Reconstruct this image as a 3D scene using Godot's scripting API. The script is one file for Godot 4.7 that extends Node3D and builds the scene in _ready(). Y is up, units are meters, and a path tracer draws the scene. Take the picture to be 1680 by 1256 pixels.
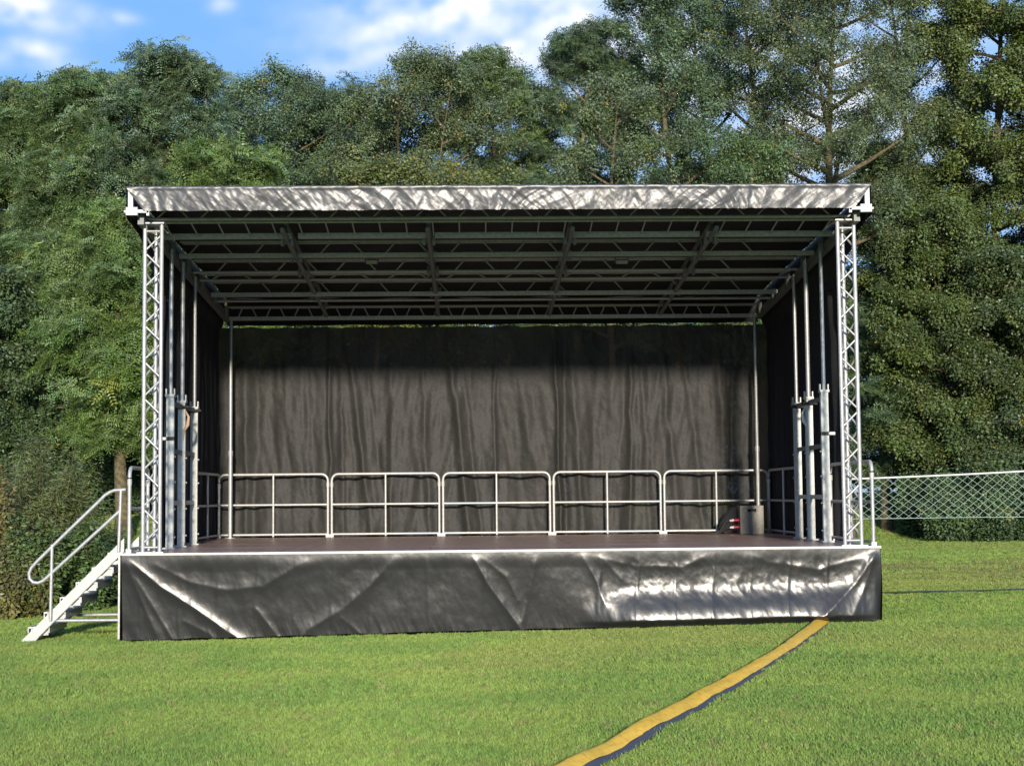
extends Node3D
# An open-air trailer stage on a lawn in front of a wood, low evening sun from behind the viewer.

const CAM := Vector3(-0.345, 1.549, 17.681)
const LENS := 2550.0          # focal length in pixels of the 1680 x 1256 photograph
const DECK := 0.937           # height of the stage deck
const HALF := 4.295           # half of the stage width

var turn: Basis               # the camera's axes
var rng := RandomNumberGenerator.new()
var used := {}
var M := {}
var rod_mesh: CylinderMesh
var nz := FastNoiseLite.new()
var cover_left: Curve3D
var cover_edge: Curve3D

# ------------------------------------------------------------------ mesh collector
class MB:
	var v := PackedVector3Array()
	var n := PackedVector3Array()
	var uv := PackedVector2Array()
	var i := PackedInt32Array()
	var flat := false
	func vert(p: Vector3, nn := Vector3.UP, t := Vector2.ZERO) -> int:
		v.append(p); n.append(nn); uv.append(t)
		return v.size() - 1
	func tri(a: int, b: int, c: int) -> void:
		var nn := n[a] + n[b] + n[c]
		if (v[b] - v[a]).cross(v[c] - v[a]).dot(nn) > 0.0:
			i.append(a); i.append(c); i.append(b)
		else:
			i.append(a); i.append(b); i.append(c)
	func quad(a: int, b: int, c: int, d: int) -> void:
		tri(a, b, c); tri(a, c, d)
	func face(a: Vector3, b: Vector3, c: Vector3, d: Vector3, nn: Vector3) -> void:
		quad(vert(a, nn, Vector2(0, 0)), vert(b, nn, Vector2(1, 0)), vert(c, nn, Vector2(1, 1)), vert(d, nn, Vector2(0, 1)))
	func box(c: Vector3, s: Vector3, b := Basis.IDENTITY) -> void:
		var h := s * 0.5
		for ax in 3:
			for sg in [-1.0, 1.0]:
				var k1 := (ax + 1) % 3
				var k2 := (ax + 2) % 3
				var o: Vector3 = b[ax] * h[ax] * sg
				var p: Vector3 = b[k1] * h[k1]
				var q: Vector3 = b[k2] * h[k2]
				face(c + o - p - q, c + o + p - q, c + o + p + q, c + o - p + q, b[ax] * sg)
	func tube(pts: PackedVector3Array, rads: PackedFloat32Array, sides := 10) -> void:
		var m := pts.size()
		var t0 := (pts[1] - pts[0]).normalized()
		var u := t0.cross(Vector3(0.31, 0.87, 0.37)).normalized()
		if u.length() < 0.5:
			u = t0.cross(Vector3.RIGHT).normalized()
		var start := v.size()
		var run := 0.0
		for k in m:
			var t := (pts[mini(k + 1, m - 1)] - pts[maxi(k - 1, 0)]).normalized()
			u = (u - t * u.dot(t)).normalized()
			var w := t.cross(u)
			var r := rads[mini(k, rads.size() - 1)]
			if k > 0:
				run += pts[k].distance_to(pts[k - 1])
			for j in sides + 1:
				var a := TAU * j / sides
				var d := u * cos(a) + w * sin(a)
				vert(pts[k] + d * r, d, Vector2(float(j) / sides, run))
		for k in m - 1:
			for j in sides:
				var a := start + k * (sides + 1) + j
				quad(a, a + 1, a + sides + 2, a + sides + 1)
		for e in [0, m - 1]:
			var tt: Vector3 = (pts[0] - pts[1]).normalized() if e == 0 else (pts[m - 1] - pts[m - 2]).normalized()
			var cc := vert(pts[e], tt)
			var first := v.size()
			for j in sides:
				vert(v[start + e * (sides + 1) + j], tt)
			for j in sides:
				tri(cc, first + j, first + (j + 1) % sides)
	func grid(nu: int, nv: int, f: Callable, outward: Vector3, double := 0.0) -> void:
		# f(a, b) -> point, a and b from 0 to 1
		var s := v.size()
		for b in nv + 1:
			for a in nu + 1:
				vert(f.call(float(a) / nu, float(b) / nv), outward, Vector2(float(a) / nu, float(b) / nv))
		var w := nu + 1
		for b in nv + 1:
			for a in nu + 1:
				var du := v[s + b * w + mini(a + 1, nu)] - v[s + b * w + maxi(a - 1, 0)]
				var dv := v[s + mini(b + 1, nv) * w + a] - v[s + maxi(b - 1, 0) * w + a]
				var nn := du.cross(dv).normalized()
				n[s + b * w + a] = nn if nn.dot(outward) > 0.0 else -nn
		for b in nv:
			for a in nu:
				quad(s + b * w + a, s + b * w + a + 1, s + (b + 1) * w + a + 1, s + (b + 1) * w + a)
	func mesh(with_normals := true) -> ArrayMesh:
		var arr := []
		arr.resize(Mesh.ARRAY_MAX)
		arr[Mesh.ARRAY_VERTEX] = v
		if with_normals:
			arr[Mesh.ARRAY_NORMAL] = n
			arr[Mesh.ARRAY_TEX_UV] = uv
		arr[Mesh.ARRAY_INDEX] = i
		var m := ArrayMesh.new()
		m.add_surface_from_arrays(Mesh.PRIMITIVE_TRIANGLES, arr)
		return m

# ------------------------------------------------------------------ scene helpers
func numbered(called: String) -> String:
	var k: int = used.get(called, 0)
	used[called] = k + 1
	return called if k == 0 else "%s_%03d" % [called, k]

func tag(o: Node3D, label: String, category: String, group := "") -> void:
	o.set_meta("label", label)
	o.set_meta("category", category)
	if group:
		o.set_meta("group", group)

func thing(called: String, label: String, category: String, pos := Vector3.ZERO, group := "") -> Node3D:
	var o := Node3D.new()
	o.name = numbered(called)
	add_child(o)
	o.position = pos
	tag(o, label, category, group)
	return o

func part(parent: Node3D, called: String, mesh: Mesh, mat: Material) -> MeshInstance3D:
	var o := MeshInstance3D.new()
	o.name = called if parent != self else numbered(called)
	o.mesh = mesh
	o.material_override = mat
	if parent != self:                                   # shapes are given in world axes; the thing stands at its base
		var up := parent
		while up != self:
			o.position -= up.position
			up = up.get_parent()
	parent.add_child(o, true)
	return o

func rod(parent: Node3D, called: String, a: Vector3, b: Vector3, r: float, mat: Material) -> MeshInstance3D:
	var o := MeshInstance3D.new()
	o.name = called
	o.mesh = rod_mesh
	o.material_override = mat
	var t := (b - a)
	var y := t.normalized()
	var x := y.cross(Vector3(0.21, 0.33, 0.92)).normalized()
	var z := x.cross(y)
	var off := Vector3.ZERO
	var up := parent
	while up != self:
		off += up.position
		up = up.get_parent()
	o.transform = Transform3D(Basis(x * r, y * t.length(), z * r), (a + b) * 0.5 - off)
	parent.add_child(o, true)
	return o

func at(px: float, py: float, z: float) -> Vector3:      # the point on the upright plane z seen at that pixel
	var d := turn * Vector3((px - 840.0) / LENS, -(py - 628.0) / LENS, -1.0)
	return CAM + d * ((z - CAM.z) / d.z)

func on_ground(px: float, py: float, y: float) -> Vector3:   # the point at height y seen at that pixel
	var d := turn * Vector3((px - 840.0) / LENS, -(py - 628.0) / LENS, -1.0)
	return CAM + d * ((y - CAM.y) / d.y)

func smooth(a: float, b: float, x: float) -> float:
	var t := clampf((x - a) / (b - a), 0.0, 1.0)
	return t * t * (3.0 - 2.0 * t)

func ground(x: float, z: float) -> float:
	var h := 0.0163 * clampf(x, -12.0, 14.0) * smooth(22.0, 6.0, z)
	var z0 := lerpf(-8.5, -24.0, smooth(-6.0, 8.0, x))
	h += 1.3 * smooth(0.0, 8.0, z0 - z)
	h += 0.025 * nz.get_noise_2d(x * 6.0, z * 6.0) * smooth(3.0, 9.0, absf(z + 3.0) + maxf(0.0, absf(x) - 4.0))
	return h

func lin(r: float, g: float, b: float) -> Color:
	return Color(r, g, b).linear_to_srgb()

func noise_tex(seed_: int, freq: float, ramp: Array, size := 512, octaves := 4, normal := false, strength := 4.0) -> NoiseTexture2D:
	var f := FastNoiseLite.new()
	f.seed = seed_
	f.frequency = freq
	f.fractal_octaves = octaves
	var t := NoiseTexture2D.new()
	t.width = size
	t.height = size
	t.seamless = true
	t.noise = f
	t.as_normal_map = normal
	t.bump_strength = strength
	if ramp:
		var g := Gradient.new()
		g.offsets = PackedFloat32Array(ramp[0])
		g.colors = PackedColorArray(ramp[1])
		t.color_ramp = g
	return t

func crinkle(seed_: int) -> FastNoiseLite:              # facets of crumpled sheet
	var c := FastNoiseLite.new()
	c.seed = seed_
	c.noise_type = FastNoiseLite.TYPE_CELLULAR
	c.cellular_distance_function = FastNoiseLite.DISTANCE_EUCLIDEAN
	c.cellular_return_type = FastNoiseLite.RETURN_DISTANCE
	c.cellular_jitter = 1.0
	c.frequency = 1.0
	c.fractal_type = FastNoiseLite.FRACTAL_NONE
	c.domain_warp_enabled = true
	c.domain_warp_amplitude = 0.35
	c.domain_warp_frequency = 1.2
	return c

func mat(color: Color, rough: float, metal := 0.0) -> StandardMaterial3D:
	var m := StandardMaterial3D.new()
	m.albedo_color = color
	m.roughness = rough
	m.metallic = metal
	return m

func triplanar(m: StandardMaterial3D, scale_: float) -> void:
	m.uv1_triplanar = true
	m.uv1_world_triplanar = true
	m.uv1_scale = Vector3.ONE * scale_

# ------------------------------------------------------------------ materials
func make_materials() -> void:
	var grain := noise_tex(3, 0.02, [[0.0, 0.5, 1.0], [Color(0.82, 0.82, 0.82), Color(0.93, 0.93, 0.93), Color(1, 1, 1)]], 512, 5)
	var dents := noise_tex(5, 0.03, [], 512, 4, true, 3.0)
	var m := mat(lin(0.53, 0.53, 0.52), 0.45, 0.35)       # brushed, slightly dulled aluminium
	m.albedo_texture = grain
	m.roughness_texture = grain
	triplanar(m, 1.7)
	M.alu = m
	m = mat(lin(0.56, 0.57, 0.53), 0.5, 0.15)              # galvanised steel profiles
	m.albedo_texture = noise_tex(8, 0.012, [[0.0, 0.45, 0.6, 1.0], [Color(0.87, 0.875, 0.88), Color(0.92, 0.92, 0.92), Color(0.95, 0.95, 0.95), Color(1, 1, 1)]], 512, 5)
	triplanar(m, 2.3)
	M.galva = m
	m = mat(lin(0.22, 0.23, 0.22), 0.6, 0.4)
	M.dull_metal = m
	m = mat(lin(0.74, 0.74, 0.72), 0.5)
	m.albedo_texture = grain
	triplanar(m, 1.1)
	M.white = m
	M.black = mat(lin(0.012, 0.012, 0.013), 0.6)
	M.rubber = mat(lin(0.02, 0.02, 0.022), 0.75)
	# coated tarpaulin
	m = mat(lin(0.027, 0.028, 0.028), 0.31)
	m.normal_enabled = true
	m.normal_texture = noise_tex(11, 0.012, [], 1024, 5, true, 5.0)
	m.normal_scale = 0.13
	m.albedo_texture = noise_tex(12, 0.008, [[0.0, 0.5, 1.0], [Color(0.8, 0.79, 0.77), Color(0.92, 0.92, 0.92), Color(1, 1, 1)]], 512, 5)
	m.metallic_specular = 0.6
	triplanar(m, 0.55)
	M.tarp = m
	m = m.duplicate()
	m.albedo_color = lin(0.068, 0.071, 0.079)
	m.roughness = 0.37
	M.roof_tarp = m
	m = mat(lin(0.014, 0.015, 0.019), 0.7)
	M.dark_tarp = m
	# woven gauze
	m = mat(lin(0.050, 0.0485, 0.046), 0.7)
	m.normal_enabled = true
	m.normal_texture = noise_tex(21, 0.06, [], 512, 3, true, 6.0)
	m.normal_scale = 0.22
	m.albedo_texture = noise_tex(22, 0.03, [[0.0, 0.5, 1.0], [Color(0.72, 0.71, 0.69), Color(0.88, 0.88, 0.88), Color(1, 1, 1)]], 512, 6)
	triplanar(m, 1.3)
	m.transparency = BaseMaterial3D.TRANSPARENCY_ALPHA
	m.albedo_color.a = 0.97
	M.gauze = m
	m = mat(lin(0.02, 0.02, 0.023), 0.95)
	m.normal_enabled = true
	m.normal_texture = M.gauze.normal_texture
	triplanar(m, 1.3)
	M.molton = m
	# film-faced plywood
	m = mat(lin(0.42, 0.285, 0.25), 0.42)
	m.albedo_texture = noise_tex(31, 0.01, [[0.0, 0.45, 0.55, 1.0], [Color(0.72, 0.72, 0.74), Color(0.9, 0.9, 0.9), Color(0.96, 0.95, 0.94), Color(1, 1, 1)]], 1024, 6)
	m.roughness_texture = noise_tex(32, 0.015, [[0.0, 1.0], [Color(0.7, 0.7, 0.7), Color(1, 1, 1)]], 512, 5)
	triplanar(m, 0.8)
	M.ply = m
	M.box_grey = mat(lin(0.30, 0.285, 0.24), 0.6)
	M.box_grey.albedo_texture = grain
	triplanar(M.box_grey, 2.0)
	M.red = mat(lin(0.42, 0.02, 0.05), 0.4)
	M.tan = mat(lin(0.5, 0.33, 0.2), 0.9)
	m = mat(lin(0.92, 0.56, 0.05), 0.5)
	m.albedo_texture = noise_tex(41, 0.02, [[0.0, 0.3, 0.5, 1.0], [Color(0.78, 0.74, 0.66), Color(0.95, 0.92, 0.86), Color(1, 0.98, 0.95), Color(1, 1, 1)]], 512, 5)
	triplanar(m, 1.6)
	M.yellow = m
	m = mat(lin(0.115, 0.118, 0.14), 0.85)
	m.albedo_texture = noise_tex(42, 0.08, [[0.0, 0.5, 1.0], [Color(0.5, 0.5, 0.52), Color(0.8, 0.8, 0.8), Color(1, 1, 1)]], 512, 4)
	triplanar(m, 2.5)
	M.mat_grey = m
	# lawn soil under the blades
	m = mat(Color.WHITE, 1.0)
	m.albedo_texture = noise_tex(51, 0.02, [[0.0, 0.4, 0.6, 1.0], [lin(0.11, 0.145, 0.03), lin(0.16, 0.21, 0.04), lin(0.19, 0.25, 0.045), lin(0.22, 0.25, 0.07)]], 1024, 6)
	triplanar(m, 0.21)
	M.soil = m
	m = mat(Color.WHITE, 0.95)
	m.albedo_texture = noise_tex(61, 0.02, [[0.0, 0.4, 0.6, 1.0], [lin(0.045, 0.036, 0.022), lin(0.105, 0.086, 0.048), lin(0.15, 0.125, 0.066), lin(0.22, 0.19, 0.10)]], 512, 6)
	m.normal_enabled = true
	m.normal_texture = noise_tex(62, 0.03, [], 512, 5, true, 9.0)
	triplanar(m, 0.9)
	M.bark = m
	for k in ["leaf", "grass"]:
		m = mat(Color.WHITE, 0.45)
		m.vertex_color_use_as_albedo = true
		m.backlight = Color(0.30, 0.34, 0.12)
		m.metallic_specular = 0.5
		m.cull_mode = BaseMaterial3D.CULL_DISABLED
		M[k] = m
	M.grass.roughness = 0.7
	M.grass.metallic_specular = 0.2
	M.net = mat(lin(0.33, 0.44, 0.38), 0.8)

# ------------------------------------------------------------------ sky
func make_sky() -> PanoramaSkyMaterial:
	var w := 2048
	var h := 1024
	var px := PackedFloat32Array()
	px.resize(w * h * 3)
	var wisp := FastNoiseLite.new()
	wisp.seed = 77
	wisp.frequency = 1.0
	wisp.fractal_octaves = 5
	wisp.domain_warp_enabled = true
	wisp.domain_warp_amplitude = 0.25
	wisp.domain_warp_frequency = 1.3
	var broad := FastNoiseLite.new()
	broad.seed = 12
	broad.frequency = 0.35
	broad.fractal_octaves = 2
	# clouds seen in the photograph: azimuth, elevation, half sizes, tilt, thickness
	var blobs := []
	for b in [[35, 12, 75, 26, -0.15, 0.95], [130, 22, 40, 14, -0.15, 0.6], [195, 28, 26, 7, -0.1, 0.7], [62, 86, 46, 18, -0.2, 0.75], [12, 95, 30, 12, 0.1, 0.4], [365, 6, 18, 10, 0.2, 0.6], [660, 40, 120, 26, 0.4, 1.0], [760, 18, 190, 44, 0.12, 0.95], [880, 60, 220, 80, 0.1, 0.8], [600, 90, 110, 20, 0.3, 0.55], [980, 40, 160, 70, 0.0, 0.85], [1080, 120, 260, 120, 0.0, 0.75], [1350, 200, 240, 160, 0.0, 0.8]]:
		var d := (turn * Vector3((b[0] - 840.0) / LENS, -(b[1] - 628.0) / LENS, -1.0)).normalized()
		blobs.append([atan2(d.x, -d.z), asin(d.y), b[2] / LENS, b[3] / LENS, b[4], b[5]])
	var top := Vector3(0.10, 0.26, 0.66)
	var low := Vector3(0.20, 0.45, 0.84)
	var white := Vector3(0.92, 0.93, 0.98)
	for y in h / 2:
		var el := PI * (0.5 - (y + 0.5) / h)
		var se := sin(el)
		var base := low.lerp(top, smooth(0.05, 0.9, se))
		base = base.lerp(Vector3(0.52, 0.66, 0.88), 0.55 * exp(-se * 9.0))
		var sc := 1.0 / (se + 0.09)
		var fade := 0.35 + 0.65 * smooth(0.02, 0.12, el)
		for x in w:
			var az := fposmod(TAU * (x + 0.5) / w + PI, TAU) - PI   # the first column lies towards -z
			var cx := sin(az) * cos(el) * sc
			var cz := -cos(az) * cos(el) * sc
			var nn := wisp.get_noise_3d(cx * 1.1, cz * 2.6, 3.0)
			var c := smooth(0.05, 0.55, nn * 0.75 + broad.get_noise_2d(cx, cz) * 0.9) * 0.75
			if absf(az) < 0.5 and el < 0.5:
				c *= 0.12
				var fine := wisp.get_noise_3d(az * 26.0 + el * 20.0, el * 70.0 - az * 18.0, 9.0)
				for b in blobs:
					var dx: float = az - b[0]
					var dy: float = el - b[1]
					if absf(dx) > b[2] * 2.5:
						continue
					var tt: float = b[4]
					var rx: float = (dx + dy * tt) / b[2]
					var ry: float = (dy - dx * tt) / b[3]
					var q := rx * rx + ry * ry
					if q < 6.0:
						c = maxf(c, float(b[5]) * exp(-q * 0.8) * clampf(0.72 + fine * 1.15, 0.15, 1.2))
			c = clampf(c * fade, 0.0, 1.0)
			var o := (y * w + x) * 3
			px[o] = lerpf(base.x, white.x, c)
			px[o + 1] = lerpf(base.y, white.y, c)
			px[o + 2] = lerpf(base.z, white.z, c)
	for y in range(h / 2, h):
		for x in w:
			var o := (y * w + x) * 3
			px[o] = 0.16
			px[o + 1] = 0.20
			px[o + 2] = 0.14
	var im := Image.create_from_data(w, h, false, Image.FORMAT_RGBF, px.to_byte_array())
	var sm := PanoramaSkyMaterial.new()
	sm.panorama = ImageTexture.create_from_image(im)
	return sm

# ------------------------------------------------------------------ ready
func _ready() -> void:
	rng.seed = 4711
	nz.seed = 9
	nz.frequency = 0.1
	turn = Basis.from_euler(Vector3(0.0722, -0.02568, -0.00929), EULER_ORDER_YXZ)
	var cam := Camera3D.new()
	cam.name = "camera"
	cam.transform = Transform3D(turn, CAM)
	cam.fov = 27.67
	cam.near = 0.1
	cam.far = 400.0
	cam.current = true
	add_child(cam)
	var env := Environment.new()
	env.background_mode = Environment.BG_SKY
	var sky := Sky.new()
	sky.sky_material = make_sky()
	env.sky = sky
	env.background_energy_multiplier = 0.74
	env.tonemap_mode = Environment.TONE_MAPPER_LINEAR
	env.tonemap_exposure = 1.68
	env.sdfgi_enabled = true
	env.ssao_enabled = true
	env.ssil_enabled = true
	var we := WorldEnvironment.new()
	we.name = "world_environment"
	we.environment = env
	add_child(we)
	var sun := DirectionalLight3D.new()
	sun.name = "sun"
	var el := deg_to_rad(11.6)
	var az := deg_to_rad(3.2)                               # a little to the right of straight behind the viewer
	var to_sun := Vector3(sin(az) * cos(el), sin(el), cos(az) * cos(el))
	sun.transform = Transform3D(Basis.looking_at(-to_sun, Vector3.UP), Vector3.ZERO)
	sun.light_energy = 1.05
	sun.light_color = Color(1.0, 0.955, 0.885)
	sun.light_angular_distance = 3.2
	sun.shadow_enabled = true
	add_child(sun)

	rod_mesh = CylinderMesh.new()
	rod_mesh.top_radius = 1.0
	rod_mesh.bottom_radius = 1.0
	rod_mesh.height = 1.0
	rod_mesh.radial_segments = 10
	rod_mesh.rings = 0
	make_materials()
	make_ground()
	make_stage()
	make_roof()
	make_towers()
	make_posts()
	make_curtains()
	make_skirts()
	make_rails()
	make_stairs()
	make_small_things()
	make_net()
	make_trees()
	make_grass()

# ------------------------------------------------------------------ ground
func make_ground() -> void:
	var mb := MB.new()
	mb.grid(150, 150, func(a: float, b: float) -> Vector3:
		var x := (a - 0.5) * 2.0
		var z := (b - 0.5) * 2.0
		x = signf(x) * (absf(x) * 22.0 + pow(absf(x), 6.0) * 170.0)
		z = signf(z) * (absf(z) * 30.0 + pow(absf(z), 6.0) * 170.0) - 6.0
		return Vector3(x, ground(x, z), z), Vector3.UP)
	var g := part(self, "ground", mb.mesh(), M.soil)
	g.set_meta("kind", "structure")

# ------------------------------------------------------------------ stage platform
func make_stage() -> void:
	var t := thing("stage_platform", "raised stage deck of dark brown plywood panels edged with aluminium", "stage", Vector3(0, 0, -3.2))
	var cols := 5
	var rows := 4
	var w := (HALF * 2.0 - 0.06) / cols
	var d := 6.36 / rows
	var shared := []
	for k in 3:
		var mb := MB.new()
		mb.box(Vector3.ZERO, Vector3(w - 0.006, 0.03, d - 0.014))
		shared.append(mb.mesh())
	for r in rows:
		for c in cols:
			var p := part(t, "deck_panel", shared[(r + c) % 3], M.ply)
			p.position += Vector3(-HALF + 0.03 + w * (c + 0.5), DECK - 0.016 - 0.0007 * ((r * 3 + c * 2) % 3), -0.01 - d * (r + 0.5))
	var mb := MB.new()
	mb.box(Vector3(0, DECK - 0.012, 0.008), Vector3(HALF * 2.0, 0.026, 0.03))
	part(t, "front_edge_profile", mb.mesh(), M.alu)
	for r in range(1, rows):
		mb = MB.new()
		mb.box(Vector3(0, DECK - 0.0085, -0.01 - d * r), Vector3(HALF * 2.0 - 0.08, 0.012, 0.012))
		part(t, "joint_strip", mb.mesh(), M.galva)
	for s in [-1.0, 1.0]:
		mb = MB.new()
		mb.box(Vector3(s * (HALF - 0.012), DECK - 0.012, -3.2), Vector3(0.03, 0.026, 6.36))
		part(t, "side_edge_profile", mb.mesh(), M.alu)
	mb = MB.new()
	for z in [-0.25, -3.1, -6.1]:
		mb.box(Vector3(0, DECK - 0.10, z), Vector3(8.4, 0.12, 0.08))
	for x in [-2.6, 0.0, 2.6]:
		mb.box(Vector3(x, DECK - 0.101, -3.2), Vector3(0.08, 0.118, 5.7))
	part(t, "chassis_frame", mb.mesh(), M.dull_metal)
	for x in [-3.9, 0.0, 3.9]:
		for z in [-0.35, -5.9]:
			mb = MB.new()
			var gy := ground(x, z)
			mb.box(Vector3(x, (gy + DECK - 0.16) * 0.5, z), Vector3(0.08, DECK - 0.16 - gy, 0.08))
			mb.box(Vector3(x, gy + 0.01, z), Vector3(0.25, 0.03, 0.25))
			part(t, "jack_leg", mb.mesh(), M.dull_metal)

# ------------------------------------------------------------------ roof
func truss(t: Node3D, z: float, ylow: float, yup: float, fat: float, period: float, hw: float, shift: float) -> void:
	# a ladder truss across the stage: two chords in front, two behind, bracing in pairs
	var mb := MB.new()
	if fat > 0.04:
		mb.box(Vector3(0, ylow, z), Vector3(hw * 2.0, fat, 0.07))
	else:
		mb.tube(PackedVector3Array([Vector3(-hw, ylow, z), Vector3(hw, ylow, z)]), PackedFloat32Array([fat * 0.5]), 10)
	var chord := part(t, "roof_truss", mb.mesh(), M.galva)
	rod(chord, "upper_chord", Vector3(-hw, yup, z), Vector3(hw, yup, z), 0.017, M.galva)
	rod(chord, "upper_chord", Vector3(-hw, yup + 0.01, z - 0.2), Vector3(hw, yup + 0.01, z - 0.2), 0.015, M.galva)
	var x := -hw + 0.12 + shift
	while x + period < hw:
		var a := Vector3(x, ylow + fat * 0.4, z)
		var b := Vector3(x + period * 0.17, yup, z)
		var c := Vector3(x + period * 0.48, yup, z)
		var e := Vector3(x + period * 0.66, ylow + fat * 0.4, z)
		rod(chord, "brace", a, b, 0.011, M.galva)
		rod(chord, "brace", c, e, 0.011, M.galva)
		rod(chord, "brace", b, Vector3(x + period * 0.62, yup + 0.01, z - 0.2), 0.008, M.dull_metal)
		x += period

func make_roof() -> void:
	var t := thing("stage_roof", "flat stage roof with grey glossy tarpaulin fascia over aluminium trusses", "stage roof", Vector3(0, 4.73, -3.2))
	var hw := 4.22
	# roof skin, slightly sagging between the trusses
	var mb := MB.new()
	mb.grid(60, 48, func(a: float, b: float) -> Vector3:
		var d := -0.14 + 7.0 * b
		var y := 5.055 - 0.052 * d - 0.018 * (0.5 - 0.5 * cos(TAU * (a * 5.0))) - 0.012 * absf(sin(PI * b * 6.0))
		return Vector3(lerpf(-hw, hw, a), y + 0.01 * nz.get_noise_2d(a * 90.0, b * 70.0), -d), Vector3.UP)
	part(t, "roof_skin", mb.mesh(), M.dark_tarp)
	# fascia, creased
	var cr := FastNoiseLite.new()
	cr.seed = 5
	cr.frequency = 1.0
	cr.fractal_octaves = 3
	cr.domain_warp_enabled = true
	cr.domain_warp_amplitude = 0.5
	cr.domain_warp_frequency = 0.7
	var cel := crinkle(17)
	mb = MB.new()
	mb.grid(620, 26, func(a: float, b: float) -> Vector3:
		var half := lerpf(4.25, 4.055, clampf((b - 0.1) / 0.9, 0.0, 1.0))
		var x := lerpf(-half, half, a)
		var y := 5.077 - 0.275 * maxf(0.0, b - 0.06) / 0.94
		var z := 0.2 - 0.030 * b
		if b < 0.12:
			z -= 0.09 * pow(1.0 - b / 0.12, 1.6)
			y += 0.012 * (b / 0.12)
		var lean: float = 2.6 * sin(x * 1.9 + 0.6) + 1.2 * sin(x * 4.7)
		var f := cr.get_noise_2d((x + (0.5 - b) * 0.11 * lean) * 5.2, b * 0.7 + 3.0)
		var f2 := cr.get_noise_2d((x - (0.5 - b) * 0.20) * 11.0, b * 1.2 + 20.0)
		var h := 0.275 * b
		var q := cel.get_noise_2d((x + h * 0.45 * lean) * 5.0, h * 2.6 + 0.6 * x)
		var q2 := cel.get_noise_2d((x - h * 0.5) * 13.0, h * 9.0)
		z += (0.006 * f + 0.019 * q + 0.0045 * q2 + 0.001 * f2) * smooth(0.0, 0.25, b)
		y += 0.010 * cr.get_noise_2d(x * 6.0, 60.0) * b
		return Vector3(x, y, z), Vector3.BACK)
	part(t, "fascia", mb.mesh(), M.roof_tarp)
	for s in [-1.0, 1.0]:
		# side valance of the roof
		mb = MB.new()
		mb.grid(40, 8, func(a: float, b: float) -> Vector3:
			var d := -0.14 + 7.0 * a
			return Vector3(s * (4.255 + 0.02 * sin(a * 37.0) * b), 5.07 - 0.052 * d - b * 0.34, -d), Vector3(s, 0, 0))
		part(t, "side_valance", mb.mesh(), M.dark_tarp)
		# white end bracket of the front frame
		mb = MB.new()
		mb.box(Vector3(s * 4.205, 4.925, 0.13), Vector3(0.055, 0.26, 0.05))
		mb.box(Vector3(s * 4.19, 4.80, 0.131), Vector3(0.13, 0.09, 0.06))
		mb.box(Vector3(s * 4.08, 4.80, 0.13), Vector3(0.16, 0.035, 0.045))
		mb.box(Vector3(s * 4.01, 4.785, 0.13), Vector3(0.03, 0.07, 0.045))
		part(t, "end_bracket", mb.mesh(), M.white)
		rod(t, "bolt", Vector3(s * 4.19, 4.80, 0.13), Vector3(s * 4.28, 4.80, 0.13), 0.017, M.white)
		# side beams running back
		mb = MB.new()
		var n0 := Vector3(s * 4.12, 4.73, 0.0)
		var n1 := Vector3(s * 4.12, 4.31, -6.3)
		var len_ := n0.distance_to(n1)
		var zz := (n0 - n1).normalized()
		mb.box((n0 + n1) * 0.5, Vector3(0.07, 0.11, len_), Basis(Vector3.RIGHT, zz.cross(Vector3.RIGHT), zz))
		var sb := part(t, "side_beam", mb.mesh(), M.dull_metal)
		for k in 6:
			var f := (k + 0.5) / 6.0
			var p := n0.lerp(n1, f)
			mb = MB.new()
			mb.box(p + Vector3(-s * 0.07, 0.02, 0), Vector3(0.05, 0.16, 0.09))
			part(sb, "clamp", mb.mesh(), M.dull_metal)
	# front box truss
	mb = MB.new()
	var fy := at(820.0, 357.0, -0.28).y
	var ry := at(820.0, 362.0, -0.45).y
	mb.tube(PackedVector3Array([Vector3(-4.2, fy, -0.28), Vector3(4.2, fy, -0.28)]), PackedFloat32Array([0.019]), 10)
	var ft := part(t, "front_truss", mb.mesh(), M.galva)
	rod(ft, "rear_chord", Vector3(-4.1, ry, -0.45), Vector3(4.1, ry, -0.45), 0.018, M.galva)
	rod(ft, "upper_chord", Vector3(-4.1, 4.93, -0.3), Vector3(4.1, 4.93, -0.3), 0.018, M.galva)
	var x := -4.0
	while x < 3.9:
		rod(ft, "brace", Vector3(x, fy, -0.28), Vector3(x + 0.14, 4.93, -0.3), 0.010, M.galva)
		rod(ft, "brace", Vector3(x + 0.24, 4.93, -0.3), Vector3(x + 0.38, fy, -0.28), 0.010, M.galva)
		x += 0.5
	x = -3.95
	while x < 4.0:
		rod(ft, "rung", Vector3(x, ry, -0.45), Vector3(x, 4.70, -0.98), 0.009, M.galva)
		x += 0.315
	# beams and trusses across
	for k in 5:
		mb = MB.new()
		mb.box(Vector3(-3.30 + k * 1.65, at(820.0, 385.5, -1.0).y, -1.0), Vector3(1.57, 0.064, 0.07))
		part(t, "box_beam", mb.mesh(), M.galva)
	truss(t, -2.0, 4.618, 4.802, 0.054, 0.83, 4.05, 0.0)
	truss(t, -2.95, 4.548, 4.712, 0.036, 0.79, 4.05, 0.21)
	truss(t, -3.45, 4.511, 4.604, 0.034, 0.80, 4.05, 0.05)
	truss(t, -4.4, 4.433, 4.627, 0.056, 0.84, 4.05, 0.17)
	rod(t, "cross_tube", Vector3(-4.05, 4.409, -4.9), Vector3(4.05, 4.409, -4.9), 0.02, M.galva)
	truss(t, -6.2, 4.298, 4.479, 0.055, 0.43, 4.08, 0.02)
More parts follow.
